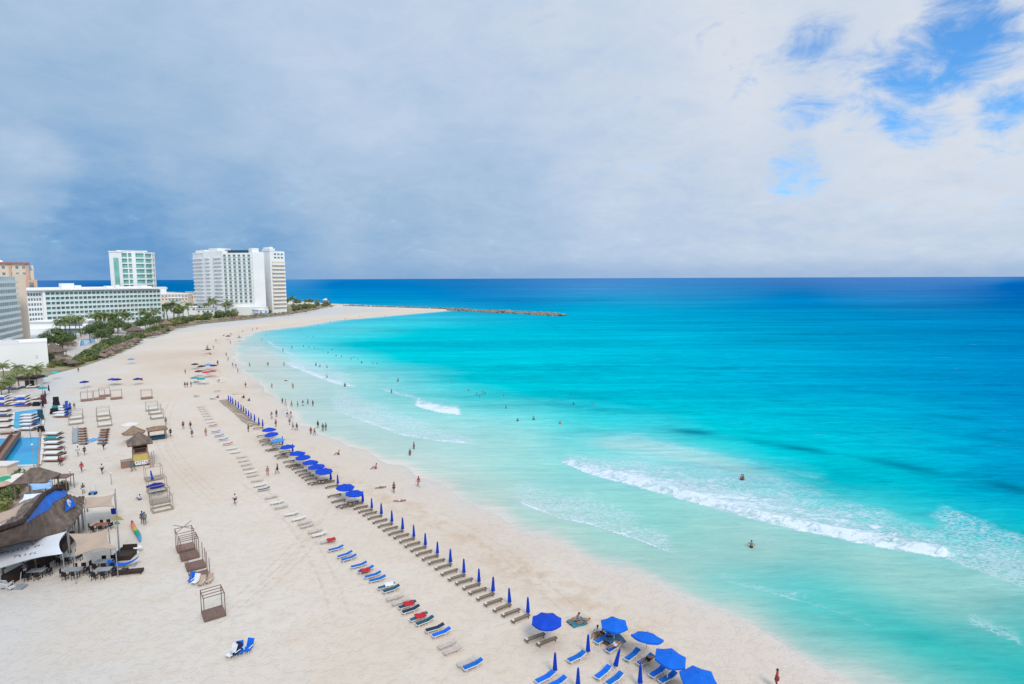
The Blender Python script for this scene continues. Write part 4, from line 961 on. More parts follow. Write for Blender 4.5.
def crowd(pts, desc, group, kinds=('stand','walk'), wade=None):
    pts = sorted(pts)
    for i, (px, py) in enumerate(pts):
        lab = '%s person from the left among %s' % (nth(i+1), desc)
        person(px, py, random.choice(kinds), random.choice([None, None, 'cblack', 'cblue', 'cred', 'cwhite']) if wade is None else None, None, None, lab, group, wade=wade, dark=random.random() < .3)
crowd([(282.5,403.5),(285.5,405.5),(291.7,407),(297.8,407),(303,406),(308,404.5),(313,406)], 'the seven paddling beyond the closed parasols', 'paddlers in the film of water', wade=.15)
crowd([(287.5,417),(291,418),(289.7,425),(293,430),(297,430.5)], 'the knot at the waterline by the open parasols', 'people at the waterline')
crowd([(311,434.5),(314.7,435.5),(318,428),(323,431),(326,430.5)], 'the five at the waterline right of the open parasols', 'people at the waterline', wade=.05)
crowd([(249.6,367),(238,373),(236,368),(232.7,367),(226.4,356.5),(218,364.5),(228.3,361),(230.4,344),(216,342),(213.5,349)], 'the scattered walkers on the wet sand far up', 'walkers on the far wet sand')
crowd([(208,348.5),(210,354.5),(207,349.7),(224,335.8),(228,336),(231,335.6),(239.4,338),(242.8,331.8),(252.5,331),(257,330)], 'the small figures where the beach narrows', 'figures on the far beach', kinds=('sit','stand'))
crowd([(293,388.5),(284,366),(283,352),(292,349),(268,366),(272,388)], 'the lone paddlers in the upper bay shallows', 'paddlers in the upper bay', wade=.2)
crowd([(303.5,346.7),(309,347.7),(314.7,348.7),(318,349.3),(322,350),(328,353),(336,356.2),(341.6,356.8),(351,359.2),(354,357.5),(358,359.5),(361.6,363),(373,364),(377,364),(307,337),(313,337.5),(332,350)], 'the long line of bathers in the upper bay', 'bathers in the upper bay', wade=1.0)
crowd([(316,366),(327,368),(327,378),(345,387),(320,367),(391.5,393),(398,382)], 'the waders between the two small foam lines', 'waders by the foam lines', wade=.5)
crowd([(452,383.3),(468.6,391),(477,395),(479.8,397),(482.4,394),(485,394),(503.8,396.5),(506,408),(517.6,421),(533.7,419.5),(560,424.5),(573.6,404.5),(593,406),(571,395.5)], 'the bathers strung out across the middle water', 'bathers in the middle water', wade=1.0)
crowd([(414,449),(410,455.5)], 'the pair wading off the foam tip', 'pair of waders', wade=.4)
person(751.3,548,'akimbo',None,'cblack',2.6,'lone person in black shorts standing in the shallow water at right', wade=.7)
person(741.5,479.5,'reach',None,'cblack',2.6,'person in the white surf at right, left of two', wade=.8, dark=False)
person(743,479.5,'stand',None,'cpink',2.0,'person in the white surf at right, right of two', wade=.9)
crowd([(300,331.5),(310,327),(318,325.5),(330,322.5),(345,320),(360,318),(385,316.5),(262,341),(266,336)], 'the specks of people along the far curve of sand', 'people along the far curve', kinds=('stand','sit'))

# far parasols and small camps up the beach
far_par = [((195,364),'black'),((201.5,366),'black'),((198.5,371),'maroon'),((208,364.5),'skyblue'),((213.5,365.3),'navy'),((206,372),'pinkred'),((212,371),'pinkred'),((194.5,377.5),'teal'),((201,378.5),'teal'),((239.3,337.2),'greenp'),((208,349.3),'black'),((228,336),'black'),((84.3,381.7),'navy'),((112,379),'blue'),((117,379.2),'navy'),((137.5,378.7),'navy'),((131,359),'skyblue')]
P_far = Proto(open_parasol(1.25, 2.1, 'black', 8, .35))
for i, (p, mm) in enumerate(far_par):
    s = G(*p, 1.8); nmz = {'black':'black','maroon':'dark maroon','skyblue':'light blue','navy':'dark blue','pinkred':'red','teal':'teal','greenp':'green','blue':'blue'}[mm]
    labs = ['leftmost in the far parasol cluster','beside the leftmost in the far cluster','below the black pair in the far cluster','left one at the top right of the far cluster','right one at the top right of the far cluster','left one of the red pair','right one of the red pair','left one of the teal pair','right one of the teal pair','beside the paddlers where the beach narrows','alone near the palapa bend','in the dark group where the beach narrows','above the leftmost far cabana','left of two above the far cabanas','right of two above the far cabanas','small one next to the seated person in red','tiny one near the palapa line']
    P_far.place((s.x, s.y, 0), random.uniform(0, 1), '%s parasol, %s' % (nmz, labs[i]), 'parasols far up the beach', mats={'canopy': mm, 'finial': mm}, cat='parasol')
for i, (px, py, cm) in enumerate([(206,383.5,'darkfab'),(217,391,'slate'),(213,398.5,'slate'),(235.5,393,'tan'),(204,354.5,'tan'),(199,367,'maroon'),(209,374,'red'),(197,381.5,'dkteal'),(83,387,'cwhite'),(196.6,396,'darkfab'),(221,381.5,'cwhite'),(203,350.3,'tan')]):
    s = G(px, py, .3); P_cush.place((s.x, s.y, 0), random.uniform(-.4, .6), '%s of the stray loungers far up the beach, counted from the left' % nth(1+sorted([83,203,204,206,209,213,217,221,235.5,196.6,197,199]).index(px)), 'stray loungers far up the beach', mats={'cushion': cm})
# ================================================================== GROUND PATCHES, BREAKWATER
def patch(name, pts, m_, z=0.12, th=0.3):
    o = MB().slab([G(x, y, z) for x, y in pts], th).build(name, m_); o['kind'] = 'structure'; return o
patch('pool_deck_paving', [(-90,379),(40,378.5),(44,395),(43.5,437),(39,468),(31,476),(-90,484)], 'deck', 0.14)
patch('restaurant_terrace', [(-90,488),(30,480),(44,492),(52,500),(30,545),(-90,560)], 'brickdeck', 0.10)
patch('garden_soil', [(-90,378),(42,377),(62,371.5),(84,366),(110,357),(137,345),(142,338),(168,333.5),(176,328),(205,323.5),(240,320),(290,314.5),(336,305.5),(326,304),(285,304.5),(230,309),(165,319),(120,328),(60,345),(-90,362)], 'garden', 0.10)
patch('hotel_terrace', [(62,353.5),(75,357.5),(83,352),(93,345),(108,338.5),(140,334),(150,329),(150,324.5),(100,330),(62,338)], 'deck', 0.16)
patch('access_road', [(-90,340),(60,338),(165,318),(230,308.5),(285,304),(280,301.5),(165,305),(-90,310)], 'concrete', 0.07)
b = MB()
def boulder(mb, x, y, z, r):
    n = 6; vs = [(x+r*random.uniform(-.1,.1), y, z+r*random.uniform(.5,.8))]
    for k, (q, h) in enumerate(((.75,.45),(1.0,0.0),(.7,-.5))):
        for i in range(n):
            a = 2*math.pi*(i+.5*k)/n; s_ = random.uniform(.75,1.2); vs.append((x+q*r*s_*math.cos(a), y+q*r*s_*math.sin(a), z+h*r*random.uniform(.7,1.2)))
    fs = [(0,1+i,1+(i+1) % n) for i in range(n)]
    for k in range(2):
        for i in range(n): fs.append((1+k*n+i, 1+(k+1)*n+i, 1+(k+1)*n+(i+1) % n, 1+k*n+(i+1) % n))
    mb.add(vs, fs)
for (p, q, wd, cnt, rr) in (((344,306.2),(452,309.3),3.5,330,1.1),((450,310.0),(505,313.0),6.5,330,1.5),((500,312.2),(563,316.0),6.5,420,1.8)):
    A, B_ = G(*p, SEA), G(*q, SEA); nrm = Vector((-(B_-A).y, (B_-A).x, 0)).normalized()
    for i in range(cnt):
        f = random.random(); w_ = random.uniform(-1, 1); c_ = A.lerp(B_, f)+nrm*w_*wd
        boulder(b, c_.x, c_.y, SEA+(1-abs(w_))*random.uniform(.7, 1.9)+0.1, random.uniform(.6, 1.1)*rr)
tag(b.build('breakwater_rocks', 'rock'), 'long low breakwater of dark grey boulders reaching into the sea', 'breakwater', kind='stuff')

# ================================================================== VEGETATION
def palm(h=6.0, r=2.9, n=17, seed=1):
    q = random.Random(seed); t = thing('palm_tree', cat='palm tree')
    b = MB(); pts_ = [Vector((0.5*math.sin(i*.5)*i/6, 0.15*i*q.uniform(-1,1)/3, h*i/6)) for i in range(7)]
    for i in range(6): b.tube(pts_[i], pts_[i+1]+Vector((0,0,.02)), .19-.012*i, .18-.012*i, 7)
    b.build('trunk', 'trunk', t); top = pts_[-1]; b = MB()
    for i in range(n):
        az = 2*math.pi*i/n+q.uniform(-.2,.2); el = q.uniform(-.25, 1.15); L_ = r*q.uniform(.85,1.15); p = top.copy(); d = Vector((math.cos(az)*math.cos(el), math.sin(az)*math.cos(el), math.sin(el))); sd_ = Vector((-math.sin(az), math.cos(az), 0))
        K_ = 7; last = None
        for k in range(K_+1):
            wd = .62*math.sin(math.pi*(k+.6)/(K_+1.2)); 
            if last:
                lp, lw = last
                for s in (-1, 1):       # drooping leaflets, gapped
                    b.add([lp, lp.lerp(p, .75), lp.lerp(p, .9)+sd_*s*wd*1.0+Vector((0,0,-wd*.55)), lp.lerp(p, .35)+sd_*s*lw*1.05+Vector((0,0,-lw*.5))], [(0,1,2,3)])
            last = (p.copy(), wd); p = p+d*(L_/K_); d = (d+Vector((0,0,-.24))).normalized()
    b.build('crown', 'frond', t)
    return t
def leafy(name, lobes, n, sz, seed, cat, m_='leaf', trunk=None):
    q = random.Random(seed); t = thing(name, cat=cat); b = MB()
    tot = sum(l[3]**2 for l in lobes)
    for (x, y, z, r, sq) in lobes:
        for _ in range(int(n*r*r/tot)):
            while True:
                v = Vector((q.uniform(-1,1), q.uniform(-1,1), q.uniform(-1,1)))
                if .25 < v.length < 1: break
            v = v*(v.length**-.35); c_ = Vector((x, y, z))+Vector((v.x*r, v.y*r, v.z*r*sq))
            if c_.z < .05: continue
            d = (v+Vector((q.uniform(-.7,.7), q.uniform(-.7,.7), q.uniform(-.3,.9)))).normalized(); u_ = d.orthogonal().normalized(); w_ = d.cross(u_); s = sz*q.uniform(.6,1.3)
            b.add([c_+u_*s, c_+w_*s*.6, c_-u_*s, c_-w_*s*.6], [(0,1,2,3)])
    b.build('crown' if trunk else 'foliage', m_, t)
    tb = MB(); h = trunk or .5
    tb.tube((0,0,0), (0,0,h), .05*h+.05, .03*h+.03, 7)
    for (x, y, z, r, sq) in lobes: tb.tube((0,0,h*.8), (x*.8, y*.8, z), .03*h+.02, .02, 5)
    tb.build('trunk' if trunk else 'stems', 'trunk', t)
    return t
PALM = [Proto(palm(6.0, 2.9, 18, 1)), Proto(palm(7.5, 3.1, 20, 5)), Proto(palm(4.6, 2.6, 16, 9))]
def place_palm(px, py, h, lab, grp, k=None):
    s = S(px, py); i = random.randrange(3) if k is None else k; base = (6.0, 7.5, 4.6)[i]
    PALM[i].place((s.x, s.y, s.z), random.uniform(0, 6.28), lab, grp, scale=h/base)
for i, (px, py, h) in enumerate([(4,386,6.5),(12,391,4.5),(19,387,6.2),(30,388,4.5),(36.5,386,5.6),(2,396,4.0),(9,394,4.2),(41,377,3.6),(24,382,3.6),(-8,384,6.5)]):
    place_palm(px, py, h, 'green palm, %s from the left in the clump below the blank white building' % nth(i+1), 'palms by the pool deck')
xs_ = [62,66,71,76,81,96,101,106,110,114,119,124,129,146,150,155]
for i, px in enumerate(xs_):
    py = {62:342,66:341,71:340}.get(px, 334-(px-96)*.09 if px >= 96 else 337)
    place_palm(px, py, random.uniform(9, 12), 'palm %s from the left in front of the long hotel' % nth(i+1), 'palms in front of the long hotel', k=1)
xs_ = [164,168,174,179,184,189,207,213,226,229,233,236,240,244,248,252,256,261,264,267,270,274,278,282,287,293,300,306,312,318,323,329]
for i, px in enumerate(xs_):
    py = np.interp(px, [164,200,240,290,330], [322,317,314.5,310,304.5])
    place_palm(px, py+random.uniform(-1.5,1.0), random.uniform(10, 14) if px < 300 else random.uniform(6, 9), 'palm %s from the left among those along the far beach' % nth(i+1), 'palms along the far beach', k=random.choice([0,1]))
TREE = Proto(leafy('broadleaf_tree', [(0,0,6.6,3.6,.75),(-3,.5,5.6,2.6,.8),(3,-.5,5.4,2.7,.8),(.8,1.5,8.0,2.2,.7),(-1.5,-1.8,5.0,2.2,.8)], 1900, .34, 3, 'tree', trunk=4.2))
SHR = [Proto(leafy('garden_shrub', [(0,0,1.0,1.6,.75),(1.4,.4,.8,1.2,.7),(-1.3,-.3,.9,1.1,.8)], 420, .24, 11, 'shrub', 'hedge')), Proto(leafy('garden_shrub', [(0,0,1.3,1.5,1.0),(1.0,-.6,.9,1.1,.8)], 380, .26, 12, 'shrub', 'leaf'))]
for px, py, sc_, lab in ((50,364,.45,'rounded bush by the foot of the conical thatch'),(222,312,1.2,'dark green tree between the white pavilion and the white tower'),(233,312,1.1,'broad tree in front of the stair wing of the white tower'),(254,311,1.1,'broad tree in front of the blank wing of the white tower'),(284,308,1.1,'yellow green tree at the right corner of the slim tower'),(297,306,.9,'bushy tree right of the slim tower, nearer one'),(310,304.5,.8,'bushy tree right of the slim tower, farther one'),(100,337,1.0,'broad tree among the hotel palms, left one'),(118,334,1.0,'broad tree among the hotel palms, middle one'),(140,331,.8,'broad tree among the hotel palms, right one'),(178,318,1.0,'broad tree before the white pavilions'),(90,340,.9,'broad tree beside the hotel pool terrace'),(112,333.5,.9,'small round tree between the hotel palms'),(148,329.5,.9,'broad tree near the end of the long hotel'),(157,327,.8,'small tree at the end of the long hotel'),(71,345,.7,'small tree behind the low thatched bar'),(196,314,1.0,'dark tree left of the white tower'),(208,313,1.0,'dark tree at the left foot of the white tower'),(55,352,1.15,'large dark bushy tree in front of the white hotel podium'),(63,350,.9,'second bushy tree right of the large one by the podium'),(48,349,.75,'smaller bushy tree left of the large one by the podium'),(32.5,352,.55,'low tree rising behind the blank white building'),(128,334,.7,'bushy green tree among the hotel palms'),(109,341,.8,'rounded dark green tree above the palapa line'),(102,344,.8,'dark green tree left of the rounded one above the palapas'),(186,305,1.1,'dark tree beside the low pale houses'),(165,312,.9,'dark tree at the right end of the long hotel'),(267,308,1.2,'dark green tree at the foot of the right tower'),(276,308,1.0,'second dark green tree at the foot of the right tower'),(245,311,1.1,'dark green tree at the foot of the left tower')):
    s = S(px, py); TREE.place((s.x, s.y, 0), random.uniform(0,6), lab, scale=sc_)
def strip(poly_, n, lab, grp, sc_=(.8,1.5), kind=None):
    P_ = []
    for _ in range(n):
        f = random.random()*(len(poly_)-1); i = int(f); a, b_ = poly_[i], poly_[i+1]; f -= i
        P_.append((a[0]+(b_[0]-a[0])*f+random.uniform(-1.5,1.5), a[1]+(b_[1]-a[1])*f+random.uniform(-1,1)*a[2]))
    for i, (px, py) in enumerate(sorted(P_)):
        s = S(px, py); k = random.choice(SHR) if kind is None else SHR[kind]
        k.place((s.x, s.y, .08), random.uniform(0,6), lab % nth(i+1), grp, scale=random.uniform(*sc_))
strip([(78,364,2.0),(90,357,4.5),(106,349,4.5),(124,343,2.5)], 60, 'garden shrub, %s from the left in the green bank above the palapas', 'shrubs in the green bank')
strip([(128,342,1.5),(142,337,2.5),(155,332,2.5),(168,329,1)], 34, 'garden shrub, %s from the left in the bank beyond the palapas', 'shrubs in the farther bank')
strip([(46,367,2.0),(56,366,2.0),(66,366,2)], 12, 'low shrub, %s from the left beside the conical thatched building', 'shrubs by the thatched building', (.6,1.0))
strip([(170,326,1),(200,319,2),(230,316,1.5),(262,313,1.5),(300,309,1),(330,305,.8)], 75, 'shrub, %s from the left along the edge of the far beach', 'shrubs along the far beach', (1.2,2.4))
strip([(2,388,3),(15,384,2),(38,383,2)], 12, 'low plant, %s from the left under the palms of the pool deck', 'plants under the pool palms', (.5,.9))
for i, (px, py, k, sc_) in enumerate([(8,494,0,.8),(20,482,1,.75),(3,510,0,.8),(64,486,0,.4),(12,500,1,.7)]):
    s = S(px, py); SHR[k].place((s.x, s.y, .1), 1.0*i, 'leafy bush, %s of five behind and beside the thatched restaurant' % nth(i+1), 'bushes by the restaurant', scale=sc_)
PALS = Proto(palapa(2.0, 2.7, 10, 1.1, 'thatch')); PALO = Proto(palapa(2.1, 2.5, 9, .95, 'oldthatch'))
rows_ = [(100,358),(104,355.5),(108,354),(112,352.5),(115,350.5),(119,349.5),(123,347.3),(127,345.8),(131,344.5),(135,343),(138,341.5),(103,359),(107,357.5),(111,356),(117,353.5),(121,351.5),(126,349),(131,347),(136,345),(139,343.3)]
rows_ += [(56,362.5),(60,364),(64,364.5),(70,366),(74,367)]
rows_ += [(149,336.5),(153,335.5),(157,334.5),(161,333),(165,331.8),(146,338),(151,338),(156,337),(160,335.5),(164,334)]
rows_ += [(168+i*4.3, np.interp(168+i*4.3, [168,200,240,300,336], [331,324.5,320.5,314.3,306.8])+random.uniform(-.6,.4)) for i in range(39)]
rows_ += [(222+i*4.1, np.interp(222+i*4.1, [222,240,300,336], [320.0,318.6,312.6,305.8])) for i in range(24)]
for i, (px, py) in enumerate(sorted(rows_)):
    s = S(px, py); (PALS if i % 5 < 2 else PALO).place((s.x, s.y, 0), random.uniform(0,3), 'brown thatched beach parasol, %s from the left along the back of the beach' % nth(i+1) if i < 79 else 'brown thatched beach parasol near the tip, %s from the far end' % nth(len(rows_)-i), 'thatched parasols along the back of the beach', scale=random.uniform(.85,1.1))
# loungers beneath the palapas
for i, (px, py) in enumerate(sorted(rows_[:18])):
    s = S(px+.6, py+1.4); P_white.place((s.x, s.y, 0), 0.8, 'pale lounger under a thatched parasol, %s from the left above the beach bend' % nth(i+1), 'loungers under the thatched parasols')

# ================================================================== BUILDINGS
def frame(p0, p1):
    u = Vector((p1.x-p0.x, p1.y-p0.y, 0)); L_ = u.length; u.normalize(); n_ = Vector((u.y, -u.x, 0))
    if n_.dot(Vector((-p0.x, -p0.y, 0))) < 0: n_ = -n_
    mt = Matrix(((u.x, n_.x, 0, p0.x), (u.y, n_.y, 0, p0.y), (0, 0, 1, 0), (0, 0, 0, 1)))
    return mt, L_
def gp(px, Y): p = GY(px, 300, Y); return Vector((p.x, p.y, 0))
def bx(name, m_, par, mt, *bs):
    b = MB()
    for q in bs: b.box(*q, mt)
    return b.build(name, m_, par)
def windows(par, mt, cells, gm, wf=None, name='window', limit=100, y0=0.0, dp=0.03):
    cells = list(cells)
    big_, rest = cells[:limit], cells[limit:]
    for (x0, x1, z0, z1) in big_:
        o = bx(name, gm, par, mt, (x0, x1, y0, y0+dp, z0, z1))
        if wf: bx('frame', wf, o, mt, (x0, x1, y0+dp, y0+dp+.03, z0+(z1-z0)*.48, z0+(z1-z0)*.53), ((x0+x1)/2-.05, (x0+x1)/2+.05, y0+dp, y0+dp+.034, z0, z1))
    if rest:
        o = bx('window_rows', gm, par, mt, *[(a, b_, y0, y0+dp, c_, d_) for a, b_, c_, d_ in rest]); o['kind'] = 'stuff'
def faceR(pl, pr, YR):          # facade seen square-on at its right end
    b_ = gp(pr, YR); r_ = Vector((b_.x, b_.y, 0)).normalized(); u = Vector((r_.y, -r_.x, 0)); k = (pl-512)/F; lo, hi = 0.0, 400.0
    for _ in range(50):
        m_ = (lo+hi)/2; q = b_-u*m_
        if GYpx(q) > pl: lo = m_
        else: hi = m_
    return b_-u*lo, b_
def GYpx(q): return float(proj(np.array([q.x]), np.array([q.y]), np.array([15.0]))[0][0])
# long white hotel
t = thing('long_hotel', gp(27, 378), 0, 'long seven storey white hotel with green glass balconies and flat roof', 'hotel'); org = t.location.copy()
def rel(mt, o): return Matrix.Translation(-o) @ mt
mt, Lh = frame(gp(27, 378), gp(160, 440)); mt = rel(mt, org)
NF = 7; FH = 3.2; HT = 25.2
bx('wall', 'wall', t, mt, (0, Lh, -17, 0, 0, HT-.3)); bays = 27; bw = (Lh-9.5)/bays
for f in range(NF):
    z = 2.2+f*FH; bx('balcony_floor', 'wall', t, mt, (9.0, Lh+.3, .004, 1.5, z-.42, z)); bx('balustrade', 'rail', t, mt, (9.05, Lh+.2, 1.40, 1.46, z+.003, z+1.0))
fins = [(9.5+i*bw-.22, 9.5+i*bw+.22, .002, 1.42, 2.0, HT-.5) for i in range(1, bays+1)]
for q in fins: bx('balcony_divider', 'wallshade', t, mt, q)
bx('pier', 'wall', t, mt, (7.8, 9.3, .004, 1.9, 0, HT-.2))
cells = [(9.5+i*bw+.3, 9.5+(i+1)*bw-.3, 2.2+f*FH+.15, 2.2+f*FH+2.55) for f in range(NF-1, -1, -1) for i in range(bays)]
windows(t, mt, cells, 'glass', None, limit=90)
windows(t, mt, [(.5+i*1.45, 1.5+i*1.45, 2.2+f*FH+.5, 2.2+f*FH+2.2) for f in range(1, NF) for i in range(5)], 'darkglass', None)
bx('roof_slab', 'wall', t, mt, (-1.0, Lh+4.5, -18.0, 3.2, HT, HT+.9)); bx('roof_parapet', 'wallshade', t, mt, (1, Lh+1, -16, -15.6, HT+.902, HT+1.9), (1, Lh*.5, 1.4, 1.7, HT+.902, HT+1.3))
for x0, x1, h in ((20,27,3.6),(27.2,31,2.2),(46,49,1.6),(52,54,2.2),(68,72,1.8)): bx('rooftop_plant_room', 'wall', t, mt, (x0, x1, -10, -4, HT+.903, HT+.9+h))
# podium
t = thing('hotel_podium', gp(24, 345), 0, 'low white entrance podium with dark openings below the long hotel', 'building'); org = t.location.copy(); mt, Lp = frame(gp(24, 345), gp(94, 350)); mt = rel(mt, org)
bx('wall', 'wall', t, mt, (0, Lp, -12, 0, 0, 3.6), (0, Lp-6, -12, -3, 3.6, 7.2)); bx('roof_slab', 'wall', t, mt, (-.5, Lp-5, -12.5, -2, 7.21, 7.9)); bx('canopy_slab', 'wall', t, mt, (20, Lp+1, -2.9, 1.5, 3.61, 4.3))
windows(t, mt, [(Lp-21, Lp-9, .5, 3.2), (Lp-6, Lp-3.4, .5, 3.2), (Lp-3, Lp-.5, .5, 3.2)], 'darkglass'); windows(t, mt, [(Lp-24, Lp-9, 4.6, 6.6)], 'darkglass', y0=-2.998)
# blank white building
t = thing('blank_white_building', faceR(-45, 43.2, 214)[0], 0, 'windowless white block with flat roof left of the conical thatch', 'building'); org = t.location.copy(); mt, Lw = frame(*faceR(-45, 43.2, 214)); mt = rel(mt, org)
bx('wall', 'wall', t, mt, (0, Lw, -14, 0, 0, 9.3)); bx('parapet', 'wallshade', t, mt, (0, Lw, -.4, .05, 9.302, 9.9), (0, Lw, -14, -13.6, 9.302, 9.9), (Lw-.4, Lw+.05, -13.6, -.4, 9.302, 9.9)); windows(t, mt, [(Lw-3.6, Lw-2.9, 3.6, 5.0)], 'rail', name='door')
b = MB(); b.add([mt @ Vector(v) for v in ((Lw-14,-12,9.31),(Lw-8,-12,9.31),(Lw-8,-6,9.31),(Lw-14,-6,9.31),(Lw-11,-9,10.9))], [(0,1,4),(1,2,4),(2,3,4),(3,0,4)]); b.build('skylight', 'concrete', t)
# glass fronted block at the far left
t = thing('glass_fronted_hotel', gp(-70, 215), 0, 'tall block of pale green glass balconies at the left edge', 'hotel'); org = t.location.copy(); mt, Lg = frame(gp(-70, 215), gp(17, 300)); mt = rel(mt, org)
HG = 33.6; bx('wall', 'wallshade', t, mt, (0, Lg, -14, 0, 0, HG)); m5, l5 = frame(*faceR(17.2, 27.3, 312)); bx('end_wall', 'creamwall', t, rel(m5, org), (0, l5, -6, 0, 0, HG+1.5))
for f in range(11): bx('balcony_floor', 'wall', t, mt, (0, Lg-.1, .004, 1.2, 1.2+f*3-.75, 1.2+f*3)); 
nb = 30
windows(t, mt, [(i*Lg/nb+.25, (i+1)*Lg/nb-.25, 1.2+f*3+.15, 1.2+f*3+2.5) for f in range(10, -1, -1) for i in range(nb-1, -1, -1)], 'aquaglass', limit=100)
for f in range(11): bx('balustrade', 'wall', t, mt, (0, Lg-.1, 1.12, 1.17, 1.2+f*3+.002, 1.2+f*3+.55))
# peach building behind
t = thing('peach_hotel', faceR(-60, 31.5, 395)[0], 0, 'peach and cream stepped hotel with terracotta roof at far left', 'hotel'); org = t.location.copy(); mt, Lp = frame(*faceR(-60, 31.5, 395)); mt = rel(mt, org)
HP = 42.6; bx('wall', 'creamwall', t, mt, (0, Lp, -16, 0, 0, HP)); bx('roof', 'rooftile', t, mt, (-1, Lp+.8, -17, 1.2, HP+.002, HP+1.0)); bx('cornice', 'rooftile', t, mt, (0, Lp-16, .004, 1.4, HP-5.2, HP-4.6))
windows(t, mt, [(Lp-1.8-i*3.4-1.5, Lp-1.8-i*3.4, HP-3.2-f*4.2, HP-1.4-f*4.2) for f in range(2) for i in range(12)], 'darkglass'); bx('wall_panel', 'peach', t, mt, *[(Lp-.4-i*8.5-1.2, Lp-.4-i*8.5, .006, .5, 0, HP-.4) for i in range(4)])
mt2, L2 = frame(*faceR(27, 38.8, 396)); mt2 = rel(mt2, org); bx('side_wing', 'peach', t, mt2, (0, L2, -9, 0, 0, 32.2)); windows(t, mt2, [(L2*.35, L2*.72, 26.6, 30.4)], 'darkglass'); bx('side_wing_upper', 'creamwall', t, mt, (Lp+.02, Lp+2.4, -8, -2, 0, HP-4.4)); bx('sun_deck_frame', 'wallshade', t, mt, (Lp+.02, Lp+2.6, -8, -7.6, HP-4.4, HP-.8), (Lp+2.3, Lp+2.6, -7.6, -2, HP-1.2, HP-.8))
b = MB(); b.v = []; b.lathe([(0,1.6),(1.0,1.2),(1.4,0.4),(1.4,0)], 10); c0 = mt @ Vector((Lp-14, -6, HP+1.0)); b.v = [tuple(Vector(v)+c0) for v in b.v]; b.build('roof_dome', 'wall', t)
# round tower
CY = 466; RT = 14.5; cpos = gp(135.5, CY); t = thing('curved_hotel_tower', cpos, 0, 'curved tower of white floors and green glass rising behind the long hotel', 'hotel'); HR = 53.0
MB().lathe([(RT-.6,0),(RT-.6,HR),(0,HR)], 40).build('wall', 'glass', t)
for f in range(13):
    z = HR-1.0-f*4.0; b = MB(); b.lathe([(RT-.59,z),(RT+.25,z),(RT+.25,z+.95),(RT-.59,z+.95)], 40); b.build('floor_band', 'wall', t)
vdir = math.atan2(-cpos.y, -cpos.x)
for i in (-5,-4,-1,0,2,4,5,6,7):
    a = vdir+i*.26+.05; mtf = Matrix.Rotation(a, 4, 'Z'); bx('fin', 'wall', t, mtf, (RT-.7, RT+.45, -.35 if i % 3 else -1.3, .35 if i % 3 else 1.3, 0, HR+.2))
bx('roof_slab', 'wall', t, Matrix.Rotation(vdir, 4, 'Z'), (-10, 10.5, -10, 10, HR+.26, HR+1.2))
mt, Lq = frame(*faceR(112.5, 125, 451)); mt = rel(mt, cpos); bx('stair_tower', 'wallshade', t, mt, (0, Lq, -12, 0, 0, HR-.2)); bx('stair_cap', 'wall', t, mt, (-.4, Lq+.4, -12.4, .4, HR-.198, HR+.5)); bx('stair_window', 'glass', t, mt, (Lq*.32, Lq*.72, .002, .1, 10, HR-4.5))
# two white towers
def zt(y, Y): return 32+(278.6-y)*Y/590
t = thing('white_hotel_tower', gp(200, 545), 0, 'broad white hotel tower with a grid of square dark windows', 'hotel'); org = t.location.copy()
def blk(name, x0, x1, Y0, Y1, top, m_, back=22):
    mt, L_ = frame(gp(x0, Y0), gp(x1, Y1)); mt = rel(mt, org); z = zt(top, (Y0+Y1)/2); bx(name, m_, t, mt, (0, L_, -back, 0, 0, z)); return mt, L_, z
m1, l1, z1 = blk('left_wing', 195.5, 205.5, 560, 546, 253.3, 'wallshade'); bx('wing_cap', 'wall', t, m1, (-.3, l1+.2, -22.2, .3, z1+.002, z1+.8))
for f in range(15): bx('balcony_floor', 'wall', t, m1, (1.0, l1-1.5, .004, 1.2, 3+f*3.4, 3.9+f*3.4))
m2, l2, z2 = blk('stair_wing', 205.6, 224.5, 545, 532, 250.8, 'wall')
for f in range(15): bx('balcony_floor', 'wallshade', t, m2, (l2*.10, l2*.34, .004, 1.2, 3+f*3.4, 4.0+f*3.4), (l2*.55, l2*.95, .004, 1.2, 3+f*3.4, 4.0+f*3.4))
windows(t, m2, [(l2*.58, l2*.70, 4.3+f*3.4, 6.0+f*3.4) for f in range(15)]+[(l2*.16, l2*.26, 4.3+f*3.4, 6.0+f*3.4) for f in range(15)], 'wallshade', name='recessed_window')
bx('lift_head', 'wall', t, m2, (l2*.3, l2*.75, -14, -.5, z2+.002, z2+2.6)); bx('lift_head', 'wall', t, m1, (2, l1-.5, -14, -2, z1+.81, z1+3.2))
m3, l3, z3 = blk('window_wing', 224.6, 254.3, 532, 531, 252.6, 'wall'); fh = 3.38
windows(t, m3, [(l3*(.035+c_*.162), l3*(.035+c_*.162)+2.2, z3-3.1-f*fh-.3, z3-1.5-f*fh) for f in range(13) for c_ in range(6)], 'darkglass', None)
bx('balcony_floor', 'rail', t, m3, *[(l3*(.03+c_*.162), l3*(.03+c_*.162)+3.4, .035, .6, z3-3.75-f*fh, z3-3.62-f*fh) for f in range(13) for c_ in range(6)])
bx('rooftop_screen', 'dkteal', t, m3, (0, l3*.7, -16, -5, z3+.002, z3+2.6)); bx('podium_base', 'wall', t, m3, (-8, l3+12, .004, 6, 0, 7.5))
m4, l4, z4 = blk('blank_wing', 254.5, 266.0, 530, 536, 251.8, 'wall'); bx('lift_head', 'wall', t, m4, (.0, l4*.6, -12, -1, z4+.002, z4+3.4))
t = thing('slim_hotel_tower', gp(272, 560), 0, 'slimmer white hotel tower with rows of long balconies on the right', 'hotel'); org = t.location.copy()
